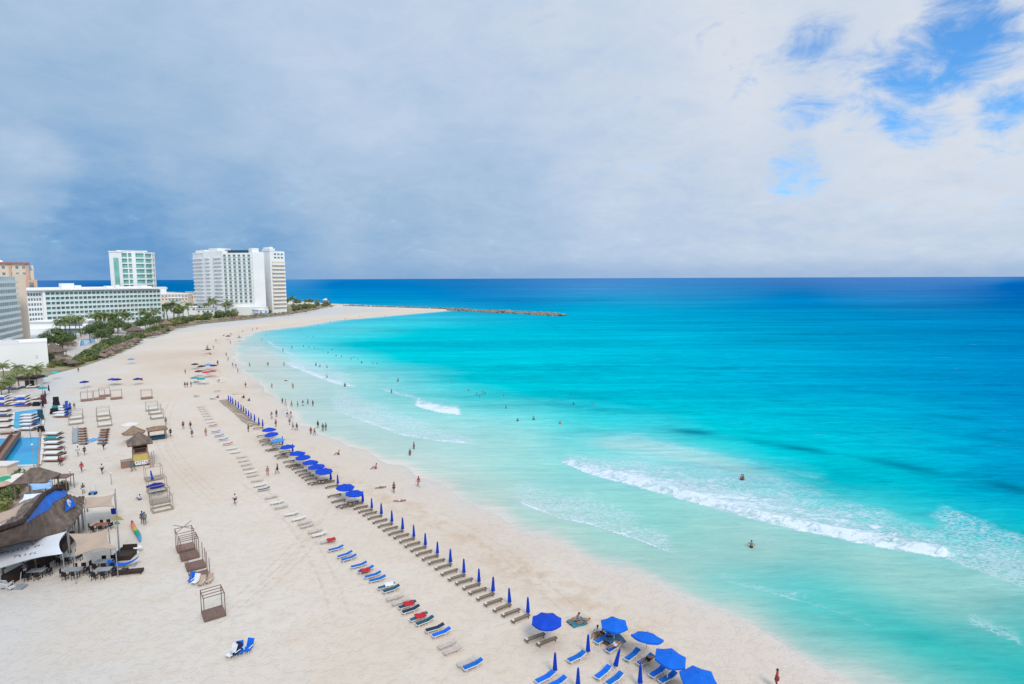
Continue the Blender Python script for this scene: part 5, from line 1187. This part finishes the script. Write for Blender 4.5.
m1, l1, z1 = blk('side_wall', 265.8, 271.9, 568, 557, 249.5, 'creamwall', 3); bx('roof_block', 'wall', t, m1, (-.2, l1, -3.2, .3, z1+.002, z1+2.2))
m2, l2, z2 = blk('main_block', 272, 286.5, 555, 566, 251.2, 'wall')
for f in range(12): bx('balcony_floor', 'wall', t, m2, (1.2, l2-.6, .004, 1.5, 5.5+f*3.6, 6.9+f*3.6)); windows(t, m2, [(1.4, l2-.8, 6.92+f*3.6, 8.9+f*3.6)], 'creamwall', name='recessed_window')
windows(t, m2, [(4+c_*3.3, 6.2+c_*3.3, z2-3.6-f*3.2, z2-2.0-f*3.2) for f in range(2) for c_ in range(3)], 'darkglass')
bx('roof_block', 'wall', t, m2, (-.3, l2*.35, -14, .2, z2+.002, z2+2.4))
# low houses beyond
for i, (x0, x1, Y, top, m_, lab, nw_, nf) in enumerate([(158,188,640,293.5,'creamwall','long low cream house behind the right end of the long hotel',9,2),(186,199,660,291.5,'creamwall','cream house with dark windows left of the white tower',5,2),(168,182,600,297,'concrete','flat roofed beige house in front of the cream ones',4,1),(160,172,510,307.5,'wall','white pavilion right of the long hotel',3,1),(174,196,500,306.5,'wall','long white pavilion left of the white tower',4,1),(196,214,505,308.5,'wall','white pavilion at the foot of the white tower',4,1),(258,268,505,309.5,'wall','small white beach house at the foot of the right tower',2,1),(150,164,470,313,'wall','low white annex by the end of the long hotel',4,1),(160,167,900,286.3,'wall','tiny far white roofed pavilion on the horizon',2,1)]):
    p0 = gp(x0, Y); t = thing('low_house', p0, 0, lab, 'house'); mt, L_ = frame(p0, gp(x1, Y+6)); mt = rel(mt, p0); z = max(zt(top, Y), 3)
    bx('wall', m_, t, mt, (0, L_, -14, 0, 0, z)); bx('roof', 'concrete' if i % 2 else 'wall', t, mt, (-.4, L_+.4, -14.5, .5, z+.002, z+.6)); st = L_/nw_
    windows(t, mt, [(st*(c_+.25), st*(c_+.7), z-2.6-f*3.4, z-1.0-f*3.4) for f in range(nf) for c_ in range(nw_)], 'darkglass')
p0 = G(261, 316.5); t = thing('blue_shade_pavilion', (p0.x, p0.y, 0), 0, 'blue roofed shade pavilion on the far beach below the right tower', 'pavilion')
MB().slab([(-7,-3,3),(6,-3,3),(6,3,3.4),(-7,3,3.4)], .2).build('roof', 'paleblue', t)
for x in (-6.5, 0, 5.5):
    for y in (-2.7, 2.7): MB().box(x-.12, x+.12, y-.12, y+.12, 0, 2.8).build('post', 'white', t)
p0 = G(326, 304.2); t = thing('beach_gazebo', (p0.x, p0.y, 0), 0, 'open gazebo with pale yellow and white roof at the tip of the sand', 'gazebo')
MB().lathe([(0,7.6),(2.5,6.6),(4.6,5.4),(4.4,5.1),(0,6.6)], 8).build('roof', 'cream', t)
for i in range(6): a = i*math.pi/3; MB().tube((3.6*math.cos(a),3.6*math.sin(a),0),(3.6*math.cos(a),3.6*math.sin(a),5.5),.16).build('post', 'white', t)
# conical thatched building and huts
def conical(px, py, r, h0, h1, lab, m_='oldthatch'):
    s = G(px, py); t = thing('thatched_hut', (s.x, s.y, 0), 0, lab, 'hut'); MB().lathe([(0.1,h1),(r*.45,h0+(h1-h0)*.5),(r,h0),(r*.95,h0-.35),(.1,h1-.6)], 22, jit=.02).build('thatch_roof', m_, t)
    MB().lathe([(r*.72,0),(r*.72,h0)], 16).build('wall', 'deck', t)
    for i in range(8): a = i*math.pi/4; MB().tube((r*.88*math.cos(a), r*.88*math.sin(a), 0), (r*.88*math.cos(a), r*.88*math.sin(a), h0+.1), .12).build('post', 'trunk', t)
conical(53.5, 357.5, 4.9, 2.6, 6.4, 'large conical brown thatched building right of the blank white block')
conical(135, 334.5, 5.0, 2.6, 5.6, 'round grey thatched roof in the hotel garden near the palms'); conical(166, 327.5, 4.5, 2.6, 5.2, 'round thatched roof at the far end of the hotel garden', 'thatch')
conical(67, 347, 4.0, 2.2, 4.2, 'low thatched bar roof beside the hotel pool', 'thatch')
# hotel pool
def pool(name, pts, lab, z=.2, m_='poolw'):
    c_ = sum((G(x, y, z) for x, y in pts), Vector())/len(pts); t = thing(name, (c_.x, c_.y, 0), 0, lab, 'swimming pool'); P_ = [G(x, y, z)-Vector((c_.x, c_.y, 0)) for x, y in pts]
    MB().slab(P_, .08).build('water', m_, t); b = MB()
    for i in range(len(P_)):
        a, q = P_[i], P_[(i+1) % len(P_)]; d = (q-a).normalized(); nn = Vector((-d.y, d.x, 0))
        if nn.dot(a) < 0: nn = -nn
        b.slab([a+Vector((0,0,.06)), q+Vector((0,0,.06)), q+nn*.5+Vector((0,0,.06)), a+nn*.5+Vector((0,0,.06))], .12)
    b.build('coping', 'cream', t)
pool('swimming_pool', [(79.5,346.8),(81,339.8),(94.5,338.5),(96,342)], 'small bright blue pool on the terrace of the long hotel', .24)
pool('swimming_pool', [(-60,439.5),(0,438.6),(41.3,437),(40.5,450),(37.5,464.5),(13,465.5),(0,458),(-60,470)], 'large blue swimming pool at the left edge near the beach', .22)
pool('swimming_pool', [(15,412),(41,408.5),(41.5,424),(20,430),(13.5,428)], 'smaller blue pool beyond the large one, crowded with white beds', .22, 'poolw')
a, c_ = G(0, 458, .8), G(16.8, 434.5, .8); d = c_-a; t = thing('pool_footbridge', (a.x, a.y, 0), math.atan2(d.y, d.x), 'dark timber footbridge crossing the large pool diagonally', 'footbridge'); Lf = d.length
MB().box(-6, Lf, -.6, .6, .62, .8).build('deck', 'oldwood', t); MB().box(-6, Lf, .62, .70, .5, 1.7).build('handrail', 'oldwood', t); MB().box(-6, Lf, -.70, -.62, .5, 1.7).build('handrail', 'oldwood', t)
# ================================================================== BEACH RESTAURANT AND POOL SIDE
ridge = [G(-34,541,6.8),G(0,530,6.9),(G(23.7,521.5,7.0)),G(44,495.5,7.2),G(54,489.5,7.2),G(62,489.3,6.6)]
eave = [G(-34,556,3.6),G(0,545.5,3.5),G(38,537.5,3.5),G(68,529.5,3.4),G(81,511,3.5),G(84.5,496,3.9)]
fare = [G(-34,531,4.6),G(0,526,4.6),G(15.5,515.5,4.6),G(23,504.5,4.6),G(44,492,4.8),G(54,487.5,5.0)]
cen = Vector((ridge[3].x, ridge[3].y, 0))
def lp(a, u):
    i = min(int(u), len(a)-2); return a[i].lerp(a[i+1], u-i)
def roofpt(u, v, up=0.0, far=False):
    p = lp(ridge, u).lerp(lp(fare if far else eave, u), v)
    return p+Vector((0,0,-0.45*math.sin(math.pi*v)+up))-cen
t = thing('thatched_restaurant', cen, 0, 'big beach restaurant under an old grey brown thatched roof', 'restaurant')
b = MB(); NU, NV = 50, 14
for far in (False, True):
    vs = []
    for th in (0, -.28):
        for i in range(NU+1):
            for j in range(NV+1):
                u = 5*i/NU; vs.append(roofpt(u, j/NV, th+(random.uniform(-.13,.13) if j and th == 0 else 0)+(0.05*math.sin(u*9)*(j/NV)), far))
    K_ = (NU+1)*(NV+1); fs = []
    for i in range(NU):
        for j in range(NV):
            q = (i*(NV+1)+j, i*(NV+1)+j+1, (i+1)*(NV+1)+j+1, (i+1)*(NV+1)+j); fs += [q, tuple(x+K_ for x in q)[::-1]]
    for i in range(NU): q0, q1 = i*(NV+1)+NV, (i+1)*(NV+1)+NV; fs.append((q0, q0+K_, q1+K_, q1))
    b.add(vs, fs)
e5 = [roofpt(5, 0), roofpt(5, 1), roofpt(5, 1, 0, True)]; b.add(e5, [(0,1,2)])
b.build('thatch_roof', 'oldthatch', t)
b = MB()
for i in range(40):
    p, q = roofpt(5*i/40, 0, .10), roofpt(5*(i+1)/40, 0, .10); b.tube(p+Vector((0,0,random.uniform(-.05,.08))), q, random.uniform(.2,.3), random.uniform(.2,.3), 7)
b.build('ridge_cap', 'dbrown', t)
for u in (0.2, 1, 1.9, 2.6, 3.2, 4.0, 4.8):
    for far in (False, True):
        p = roofpt(u, .86, -.3, far); MB().tube((p.x, p.y, -.0), p, .11).build('post', 'trunk', t)
b = MB(); A = [roofpt(u, .45, 0) for u in (1, 3, 4.3)]
for p, q in zip(A, A[1:]):
    d = (q-p); d.z = 0; n_ = Vector((-d.y, d.x, 0)).normalized()*.35
    b.slab([Vector((p.x, p.y, 1.15))+n_, Vector((q.x, q.y, 1.15))+n_, Vector((q.x, q.y, 1.15))-n_, Vector((p.x, p.y, 1.15))-n_], 1.1)
b.build('bar_counter', 'dbrown', t)
def onroof(name, uv, m_, up, th=.04, par=None, n=14, lab=None, cat=None):
    """cloth lying on the thatch: strip between two (u, v) edges"""
    b = MB(); top = []; K_ = len(uv)
    for i in range(n+1):
        f = i/n*(K_-1); k = min(int(f), K_-2); f -= k; u = uv[k][0]+(uv[k+1][0]-uv[k][0])*f; v0 = uv[k][1]+(uv[k+1][1]-uv[k][1])*f; v1 = uv[k][2]+(uv[k+1][2]-uv[k][2])*f
        for j in range(5): top.append(roofpt(u, v0+(v1-v0)*j/4, up+random.uniform(-.02,.03))+cen-cen)
    vs = top+[p-Vector((0,0,th)) for p in top]; o_ = len(top); fs = []
    for i in range(n):
        for j in range(4): q = (i*5+j, i*5+j+1, (i+1)*5+j+1, (i+1)*5+j); fs += [q, tuple(x+o_ for x in q)[::-1]]
    o = b.add(vs, fs).build(name, m_, par, cen if par is None else None)
    if lab: tag(o, lab, cat)
    return o
onroof('roof_tarpaulin', [(2.02,.03,.11),(2.3,.02,.17),(2.62,.02,.24),(2.9,.02,.30),(3.2,.02,.24),(3.8,.02,.26),(4.4,.02,.30),(4.95,.0,.26)], 'tarp', .14, lab='bright blue tarpaulin stretched along the ridge of the big thatched roof', cat='tarpaulin')
# square blue flag with a pale round emblem
fl = thing('roof_flag', cen, 0, 'square blue flag with pale round emblem pinned on the thatched roof', 'flag')
c1, c2_, c3, c4 = [roofpt(u, v, .40) for u, v in ((3.95,.44),(4.45,.56),(4.05,.80),(3.45,.66))]
MB().slab([c1, c2_, c3, c4], .04).build('cloth', 'brightblue', fl)
nf = (c2_-c1).cross(c4-c1).normalized(); nf = nf if nf.z > 0 else -nf; mc = (c1+c2_+c3+c4)/4; ua = (c2_-c1).normalized(); va = nf.cross(ua)
b = MB(); rr = (c2_-c1).length*.30
b.slab([mc+nf*.012+ua*math.cos(a)*rr+va*math.sin(a)*rr for a in [i*math.pi/10 for i in range(20)]], .01); b.build('emblem_disc', 'cwhite', fl)
b = MB(); b.slab([mc+nf*.03+ua*math.cos(a)*rr*.55+va*math.sin(a)*rr*.5 for a in [i*math.pi/6 for i in range(12)]], .01); b.build('emblem_mark', 'paleblue', fl)
b = MB(); b.slab([mc+nf*.045+ua*(-rr*.3)+va*(-rr*.3), mc+nf*.045+ua*(rr*.4)+va*(-rr*.05), mc+nf*.045+ua*(-rr*.1)+va*(rr*.35)], .01); b.build('emblem_mark', 'cpink', fl)

def sail(name, corners, m_, lab, sag=.45, posts=True, inward=.12, writing=False):
    P_ = [G(x, y, z) for x, y, z in corners]; c_ = sum(P_, Vector())/4; c_.z = 0; t = thing(name, c_, 0, lab, 'shade sail'); P_ = [p-c_ for p in P_]; n = 12; top = []
    for i in range(n+1):
        for j in range(n+1):
            u, v = i/n, j/n; cu = inward*math.sin(math.pi*v)*(.5-u)*2*abs(2*u-1); cv = inward*math.sin(math.pi*u)*(.5-v)*2*abs(2*v-1); uu, vv = u+cu*.6, v+cv*.6
            p = (P_[0]*(1-uu)+P_[1]*uu)*(1-vv)+(P_[3]*(1-uu)+P_[2]*uu)*vv; p = p+Vector((0,0,-sag*math.sin(math.pi*u)*math.sin(math.pi*v)+.05*math.sin(7*u+3*v))); top.append(p)
    o_ = len(top); vs = top+[p-Vector((0,0,.03)) for p in top]; fs = []
    for i in range(n):
        for j in range(n): q = (i*(n+1)+j, i*(n+1)+j+1, (i+1)*(n+1)+j+1, (i+1)*(n+1)+j); fs += [q, tuple(x+o_ for x in q)[::-1]]
    cl = MB().add(vs, fs).build('sailcloth', m_, t, smooth=True)
    if posts:
        for p in P_: MB().tube((p.x*1.02, p.y*1.02, 0), (p.x, p.y, p.z+.15), .045).build('post', 'metal', t)
    return t, cl, top, n
t, cl, top, n = sail('shade_sail', ((-14,546,3.0),(66.7,531.5,3.6),(62.5,553.5,3.0),(-14,572,2.7)), 'sail', 'white shade sail with faint violet writing in front of the thatched roof', .35)
U_ = (top[6*(n+1)+6]-top[5*(n+1)+6]).normalized(); V_ = (top[6*(n+1)+7]-top[6*(n+1)+6]).normalized(); b = MB()
def sp(u, v): i = int(u*n); j = int(v*n); return top[i*(n+1)+j]+Vector((0,0,.05))
scrawl(b, sp(.66,.30), U_, V_, 6, .55, .38, .05, 5); scrawl(b, sp(.40,.55), U_, V_, 7, .7, .42, .05, 8); scrawl(b, sp(.18,.40), U_, V_, 6, .6, .40, .05, 9); b.build('lettering', 'ink', cl)
sail('shade_sail', ((68.4,533.7,3.4),(108.5,528.2,3.4),(115.5,549,3.2),(74,556.5,3.0)), 'tan', 'large tan shade sail right of the white one', .3, inward=.2)
sail('shade_sail', ((83.5,497.5,3.2),(114.2,494.2,3.2),(113.4,506.8,3.0),(81.5,508.5,3.0)), 'tan', 'tan shade sail off the right tip of the thatched roof', .25)
sail('shade_sail', ((-14,518,3.6),(26,502.5,3.6),(14,517.5,4.2),(-14,530,3.8)), 'tan', 'tan shade sail behind the thatched roof at the left edge', .3)
sail('shade_sail', ((28.5,473.5,2.8),(54,475.5,2.8),(52,481,2.8),(30,482.5,2.8)), 'paleblue', 'pale blue shade cloth beside the pool, farther one', .2)
sail('shade_sail', ((28.5,484,2.8),(52.5,482,2.8),(52,489,2.8),(32,490,2.8)), 'paleblue', 'pale blue shade cloth beside the pool, nearer one', .2)
sail('shade_sail', ((18.5,503.5,3.4),(24,494.6,3.4),(44,492.5,3.6),(30,499,3.6)), 'sail', 'small white awning between the two thatched roofs', .2)
sail('shade_sail', ((-8,527,4.3),(11.5,520.8,4.3),(13,522.5,4.3),(-8,530.5,4.3)), 'sail', 'narrow white cloth edge along the thatch at the left', .05, posts=False)
hip_roof(38, 497, 4.6, 4.0, 2.8, 1.7, 'small dark thatched pyramid roof behind the blue tarpaulin', .2, 'oldthatch', 'thatched_hut')
# kiosk with plants
s = G(63, 490, 0); t = thing('beach_kiosk', (s.x, s.y, 0), .1, 'little kiosk with flat brown roof and plants by the restaurant', 'kiosk')
MB().box(-1.2, 1.2, -1.0, 1.0, 2.1, 2.25).build('roof', 'redwood', t); MB().box(-1.0, 1.0, -.8, -.2, 0, 1.0).build('counter', 'dbrown', t)
for x in (-1.1, 1.1):
    for y in (-.9, .9): MB().tube((x,y,0), (x,y,2.1), .06).build('post', 'trunk', t)
# tables and chairs
def din_chair():
    t = thing('dining_chair', cat='chair'); MB().box(-.22,.22,-.22,.22,.43,.47).build('seat', 'black', t); MB().box(-.22,.22,.19,.23,.47,.92).build('backrest', 'black', t)
    for x in (-.2,.2):
        for y in (-.2,.2): MB().box(x-.02,x+.02,y-.02,y+.02,0,.43).build('leg', 'black', t)
    return t
def table(w, d, m_):
    t = thing('dining_table', cat='table'); MB().box(-w/2,w/2,-d/2,d/2,.71,.76).build('tabletop', m_, t)
    for x in (-w/2+.08,w/2-.08):
        for y in (-d/2+.08,d/2-.08): MB().box(x-.03,x+.03,y-.03,y+.03,0,.71).build('leg', 'black', t)
    return t
P_dc = Proto(din_chair()); P_tb = Proto(table(1.6, .95, 'greytab'))
for ti, (px, py, lab) in enumerate([(74,569,'grey table right of the white sail'),(103.5,561,'farther grey table below the tan sail'),(103,569,'nearer grey table below the tan sail'),(37,570,'dark table under the white sail edge'),(100.5,524,'rust brown table under the upper tan sail'),(68,555,'table between the two front sails')]):
    s = G(px, py, .75); P_tb.place((s.x, s.y, 0), .15, lab, 'restaurant tables on the sand', mats={'tabletop': 'rust' if 'rust' in lab else 'greytab'})
    k = 0; short = lab.split(' table')[0]+' table'
    for dx, dy, rz in ((-.45,.85,0),(.45,.85,0),(-.45,-.85,math.pi),(.45,-.85,math.pi),(-1.15,0,1.57),(1.15,0,-1.57)):
        k += 1; c_ = math.cos(.15); s_ = math.sin(.15)
        P_dc.place((s.x+dx*c_-dy*s_, s.y+dx*s_+dy*c_, 0), rz+.15+random.uniform(-.25,.25), 'black chair at %s, %s' % (lab if len(lab.split()) < 9 else short.replace('under the white sail edge',''), ('far left seat','far right seat','near left seat','near right seat','left end seat','right end seat')[k-1]), 'black restaurant chairs')
t = thing('parasol_base', at0(20, 588), 0, 'square grey parasol weight lying near the restaurant', 'parasol base'); MB().box(-.5,.5,-.4,.4,.0,.25).build('weight', 'greytab', t); MB().tube((0,0,.25),(-.5,.9,1.3),.04).build('tube', 'metal', t)
for i, (px, py) in enumerate([(1,588),(5,589),(9,586),(4,583),(11,590)]):
    s = at0(px, py); P_chair.place(s, random.uniform(-.4,.4)+math.pi, 'white chair, %s from the left at the bottom left edge' % nth(1+sorted([1,5,9,4,11]).index(px)), 'white chairs by the restaurant', mats={'seat':'cwhite','backrest':'cwhite'})
s = at0(24.5, 571); 
t = thing('bar_stool', at0(86, 512), 0, 'small brown stool at the tip of the thatched roof', 'stool'); MB().lathe([(0,.75),(.3,.75),(.3,.68),(0,.68)], 12).build('seat', 'rust', t)
for i in range(4): a = i*math.pi/2; MB().tube((.24*math.cos(a),.24*math.sin(a),0),(.2*math.cos(a),.2*math.sin(a),.68),.03).build('leg', 'black', t)
beach_item = thing('beach_cart', at0(93, 494.5), .2, 'small blue frame cart standing behind the upper tan sail', 'cart')
beach_item.scale = (.6,.6,.8); MB().box(-.7,.7,-.4,.4,.3,.6).build('body', 'skyblue', beach_item)
for x in (-.6,.6): MB().tube((x,-.45,.25),(x,-.38,.25),.25,n=12).build('wheel', 'black', beach_item); MB().tube((x,.38,.25),(x,.45,.25),.25,n=12).build('wheel', 'black', beach_item); MB().tube((x,.3,.6),(x,.3,1.7),.03).build('post', 'metal', beach_item)

# beds around the pools
def daybed(m1, m2):
    t = thing('pool_bed', cat='sun bed'); MB().box(-1.0,1.0,-.45,.45,.16,.26).build('base', m1, t); MB().box(-.98,.6,-.43,.43,.262,.38).build('mattress', m2, t)
    mt = Matrix.Translation((.6,0,.30)) @ Matrix.Rotation(-.5, 4, 'Y'); MB().box(.02,.6,-.43,.43,0,.12,mt).build('headrest', m2, t)
    return t
P_bed = Proto(daybed('oldwood', 'cwhite')); BD = []
def bed(px, py, rz, lab, grp, mm=None, sc_=1.0):
    s = G(px, py, .3); P_bed.place((s.x, s.y, .12 if px < 42 else 0), rz, lab, grp, mats=mm, scale=sc_)
k = 0
for py in (433.5,438,442.5,447.5,453,459):
    k += 1; bed(54, py+.5, .05, 'white bed on dark base, %s from the top in the column beside the large pool' % nth(k), 'white beds beside the large pool', {'mattress': 'teal' if k == 2 else 'white'}, 1.6)
for i, py in enumerate((407.5,410.3,413.2,415.8)): bed(62, py, .02, 'white bed, %s from the top right of the loudspeakers' % nth(i+1), 'beds by the loudspeakers', {'headrest': 'brightblue'}, 1.7)
for i, py in enumerate((416,419,422,425.5,429.5)): bed(29, py, .05, 'white bed, %s from the top standing in the smaller pool' % nth(i+1), 'beds in the smaller pool', {'headrest': 'brightblue' if i == 3 else 'white'}, 1.6)
for c_, (x0, nm) in enumerate(((2.5,'left'),(23,'right'))):
    for i, py in enumerate((397.5,400,402.8,405.5)): bed(x0, py, .05, 'blue and white striped bed, %s from the top in the %s block beyond the pools' % (nth(i+1), nm), 'striped beds beyond the pools', {'mattress': 'blue' if i % 2 else 'cwhite', 'headrest': 'cwhite'}, 1.8)
for i, (px, py) in enumerate(((4,388.5),(14,389),(24,387.5),(33,387.5),(12,400),(13,405),(34,399),(34,404),(3,411),(4,416),(4,421),(4,427),(9,433))): bed(px, py, .3, 'beige bed, %s in order around the smaller pool deck' % nth(i+1), 'beige beds on the pool deck', {'mattress': random.choice(['beige','tan','slate','cream']), 'base': 'redwood'}, 1.5)
for i, (px, py) in enumerate([(83,428),(83.3,430.5),(83.5,433),(83.7,435.5),(84,438),(84.2,440.5),(84.3,443)]):
    bed(px-.8, py, .0, 'brown slatted bed, %s from the top of the left brown stack' % nth(i+1), 'brown beds stacked in columns', {'mattress': 'oldwood', 'headrest': 'oldwood', 'base': 'redwood'}, .75)
for i, (px, py) in enumerate([(105,429),(104.5,431.5),(104,434),(103.5,436.5),(103,439.5),(102.5,442.5)]):
    bed(px, py, .0, 'brown slatted bed, %s from the top of the right brown stack' % nth(i+1), 'brown beds stacked in columns', {'mattress': 'oldwood', 'headrest': 'oldwood', 'base': 'redwood'}, .85)
t = thing('storage_rack', at0(75.5, 436.5), 0, 'long grey blue rack of folded mats left of the brown beds', 'rack'); a_, b__ = G(75.5,444,0), G(75.5,430,0); hh = (b__-a_).length/2; t.rotation_euler.z = math.atan2(b__.y-a_.y, b__.x-a_.x)
MB().box(-hh,hh,-.35,.35,.2,.45).build('stacked_mats', 'greytab', t); MB().box(-hh,hh,-.5,.5,.12,.2).build('shelf', 'metal', t)
for x in (-hh+.3, 0, hh-.3):
    for y in (-.45,.45): MB().box(x-.05,x+.05,y-.05,y+.05,0,.9).build('post', 'metal', t)
t = thing('beach_mat', at0(92.3, 440.5), 0, 'pale blue square mat with darker stripes on the open sand', 'mat'); MB().box(-.9,.9,-1.5,1.5,.03,.12).build('mat', 'paleblue', t); MB().box(-.75,-.2,-1.3,1.3,.122,.14).box(.2,.75,-1.3,1.3,.122,.14).build('stripe', 'skyblue', t)
# black stage gear, parasols and panels along the deck edge
for i, (px, py, h, w_, m_, nm, lab) in enumerate([(56.5,407,2.6,1.2,'black','loudspeaker_stack','tall black loudspeaker stack at the beach edge of the deck'),(54.5,414,1.4,1.6,'black','equipment_case','low black case below the loudspeaker stack'),(55.5,413.5,1.9,1.1,'teal','changing_screen','teal cloth screen in front of the black cases'),(36.5,406.5,1.2,1.4,'black','equipment_case','small black case at the corner of the smaller pool'),(41.3,432,1.3,1.0,'black','equipment_case','black bin between the two pools'),(41,421,2.6,.9,'dkteal','folded_screen','tall dark teal folded screen beside the smaller pool'),(43.8,404,2.4,1.0,'maroon','folded_screen','dark maroon folded screen on the deck edge'),(67.2,411,2.5,.45,'brightblue','towel_rail','tall blue towel panel right of the white beds')]):
    t = thing(nm, at0(px, py), .1, lab, nm.split('_')[-1] if 'loud' not in nm else 'loudspeaker'); MB().box(-w_/2,w_/2,-.4,.4,.1,h*.5).build('lower_panel' if 'case' not in nm and 'loud' not in nm else 'lower_cabinet', m_, t); MB().box(-w_/2*.85,w_/2*.85,-.34,.34,h*.5+.003,h).build('upper_panel' if 'case' not in nm and 'loud' not in nm else 'upper_cabinet', m_, t)
    for x in (-w_/2+.1, w_/2-.1): MB().box(x-.05,x+.05,-.35,.35,0,.1).build('foot', 'black', t)
for px, py, mm, lab in ((42.8,388.5,'teal','bright teal open parasol on the deck edge, nearest of three'),(43.6,377,'teal','teal open parasol behind the nearest teal one'),(54.5,373,'lteal','small teal parasol standing alone on the sand by the garden')):
    s = G(px, py, 2.0); P_far.place((s.x, s.y, 0), .3, lab, 'teal parasols by the deck', mats={'canopy': mm, 'finial': mm}, scale=(.9,.9,1.25), cat='parasol')
for px, py, mm, lab in ((45.5,398,'black','closed black parasol on the deck edge, farther one'),(43,408,'black','closed black parasol on the deck edge, nearer one'),(49,392,'darkfab','closed grey parasol right of the teal parasols'),(68.2,411,'greywood','closed olive parasol right of the blue towel panel'),(70.5,411,'maroon','closed brown parasol next to the olive one')):
    s = G(px, py); P_closed.place((s.x, s.y, 0), .3, lab, 'closed parasols by the deck', mats={'folded_canopy': mm, 'strap': mm}, scale=1.15, cat='parasol')
# low wall / rail between deck and beach
a_, b__ = G(42.8, 394, 0), G(38.2, 470, 0); d = b__-a_; t = thing('deck_fence', (a_.x, a_.y, 0), math.atan2(d.y, d.x), 'low rose coloured wall with posts between pool deck and sand', 'fence'); Lf = d.length
MB().box(0, Lf, -.12, .12, 0, .55).build('wall', 'brickdeck', t)
for i in range(int(Lf/4)+1): MB().tube((i*4, 0, 0), (i*4, 0, 1.3), .05).build('post', 'metal', t)
lamp_post(34.3, 470, 4.3, 'tall white headed lamp post at the near corner of the large pool', cross=False)
lamp_post(30.8, 440, 3.2, 'thin pole at the far edge of the large pool', cross=False)
s = G(30, 385.5, 0); t = thing('pool_hut', (s.x, s.y, 0), .2, 'small hut with dark brown roof among the pool palms', 'hut'); MB().box(-2.6,2.6,-2.0,2.0,0,2.2).build('wall', 'cream', t); MB().box(-3.0,3.0,-2.5,2.4,2.203,2.8).build('roof', 'dbrown', t); MB().box(-.2,2.2,-2.06,-2.003,0,1.9).build('opening', 'dbrown', t)
# pale walls and counters at the lower left of the pool
t = thing('pool_bar', at0(3, 473), .0, 'cream walled pool bar at the lower left corner of the large pool', 'bar'); MB().box(-6,1.6,-1.0,1.2,0,1.5).build('wall', 'creamwall', t); MB().box(-6.2,1.8,-1.2,1.4,1.503,1.65).build('roof', 'cream', t)
for i, (px, py, mm, nm) in enumerate([(3,477,'greenp','green'),(2,482,'tan','salmon'),(18,474,'cream','cream'),(30,474,'greenp','dark green'),(12,479,'cream','pale')]):
    s = G(px, py, 2.0); P_far.place((s.x, s.y, 0), .3*i, '%s parasol in the small garden between pool and restaurant' % nm, 'parasols between pool and restaurant', mats={'canopy': mm, 'finial': mm}, cat='parasol')
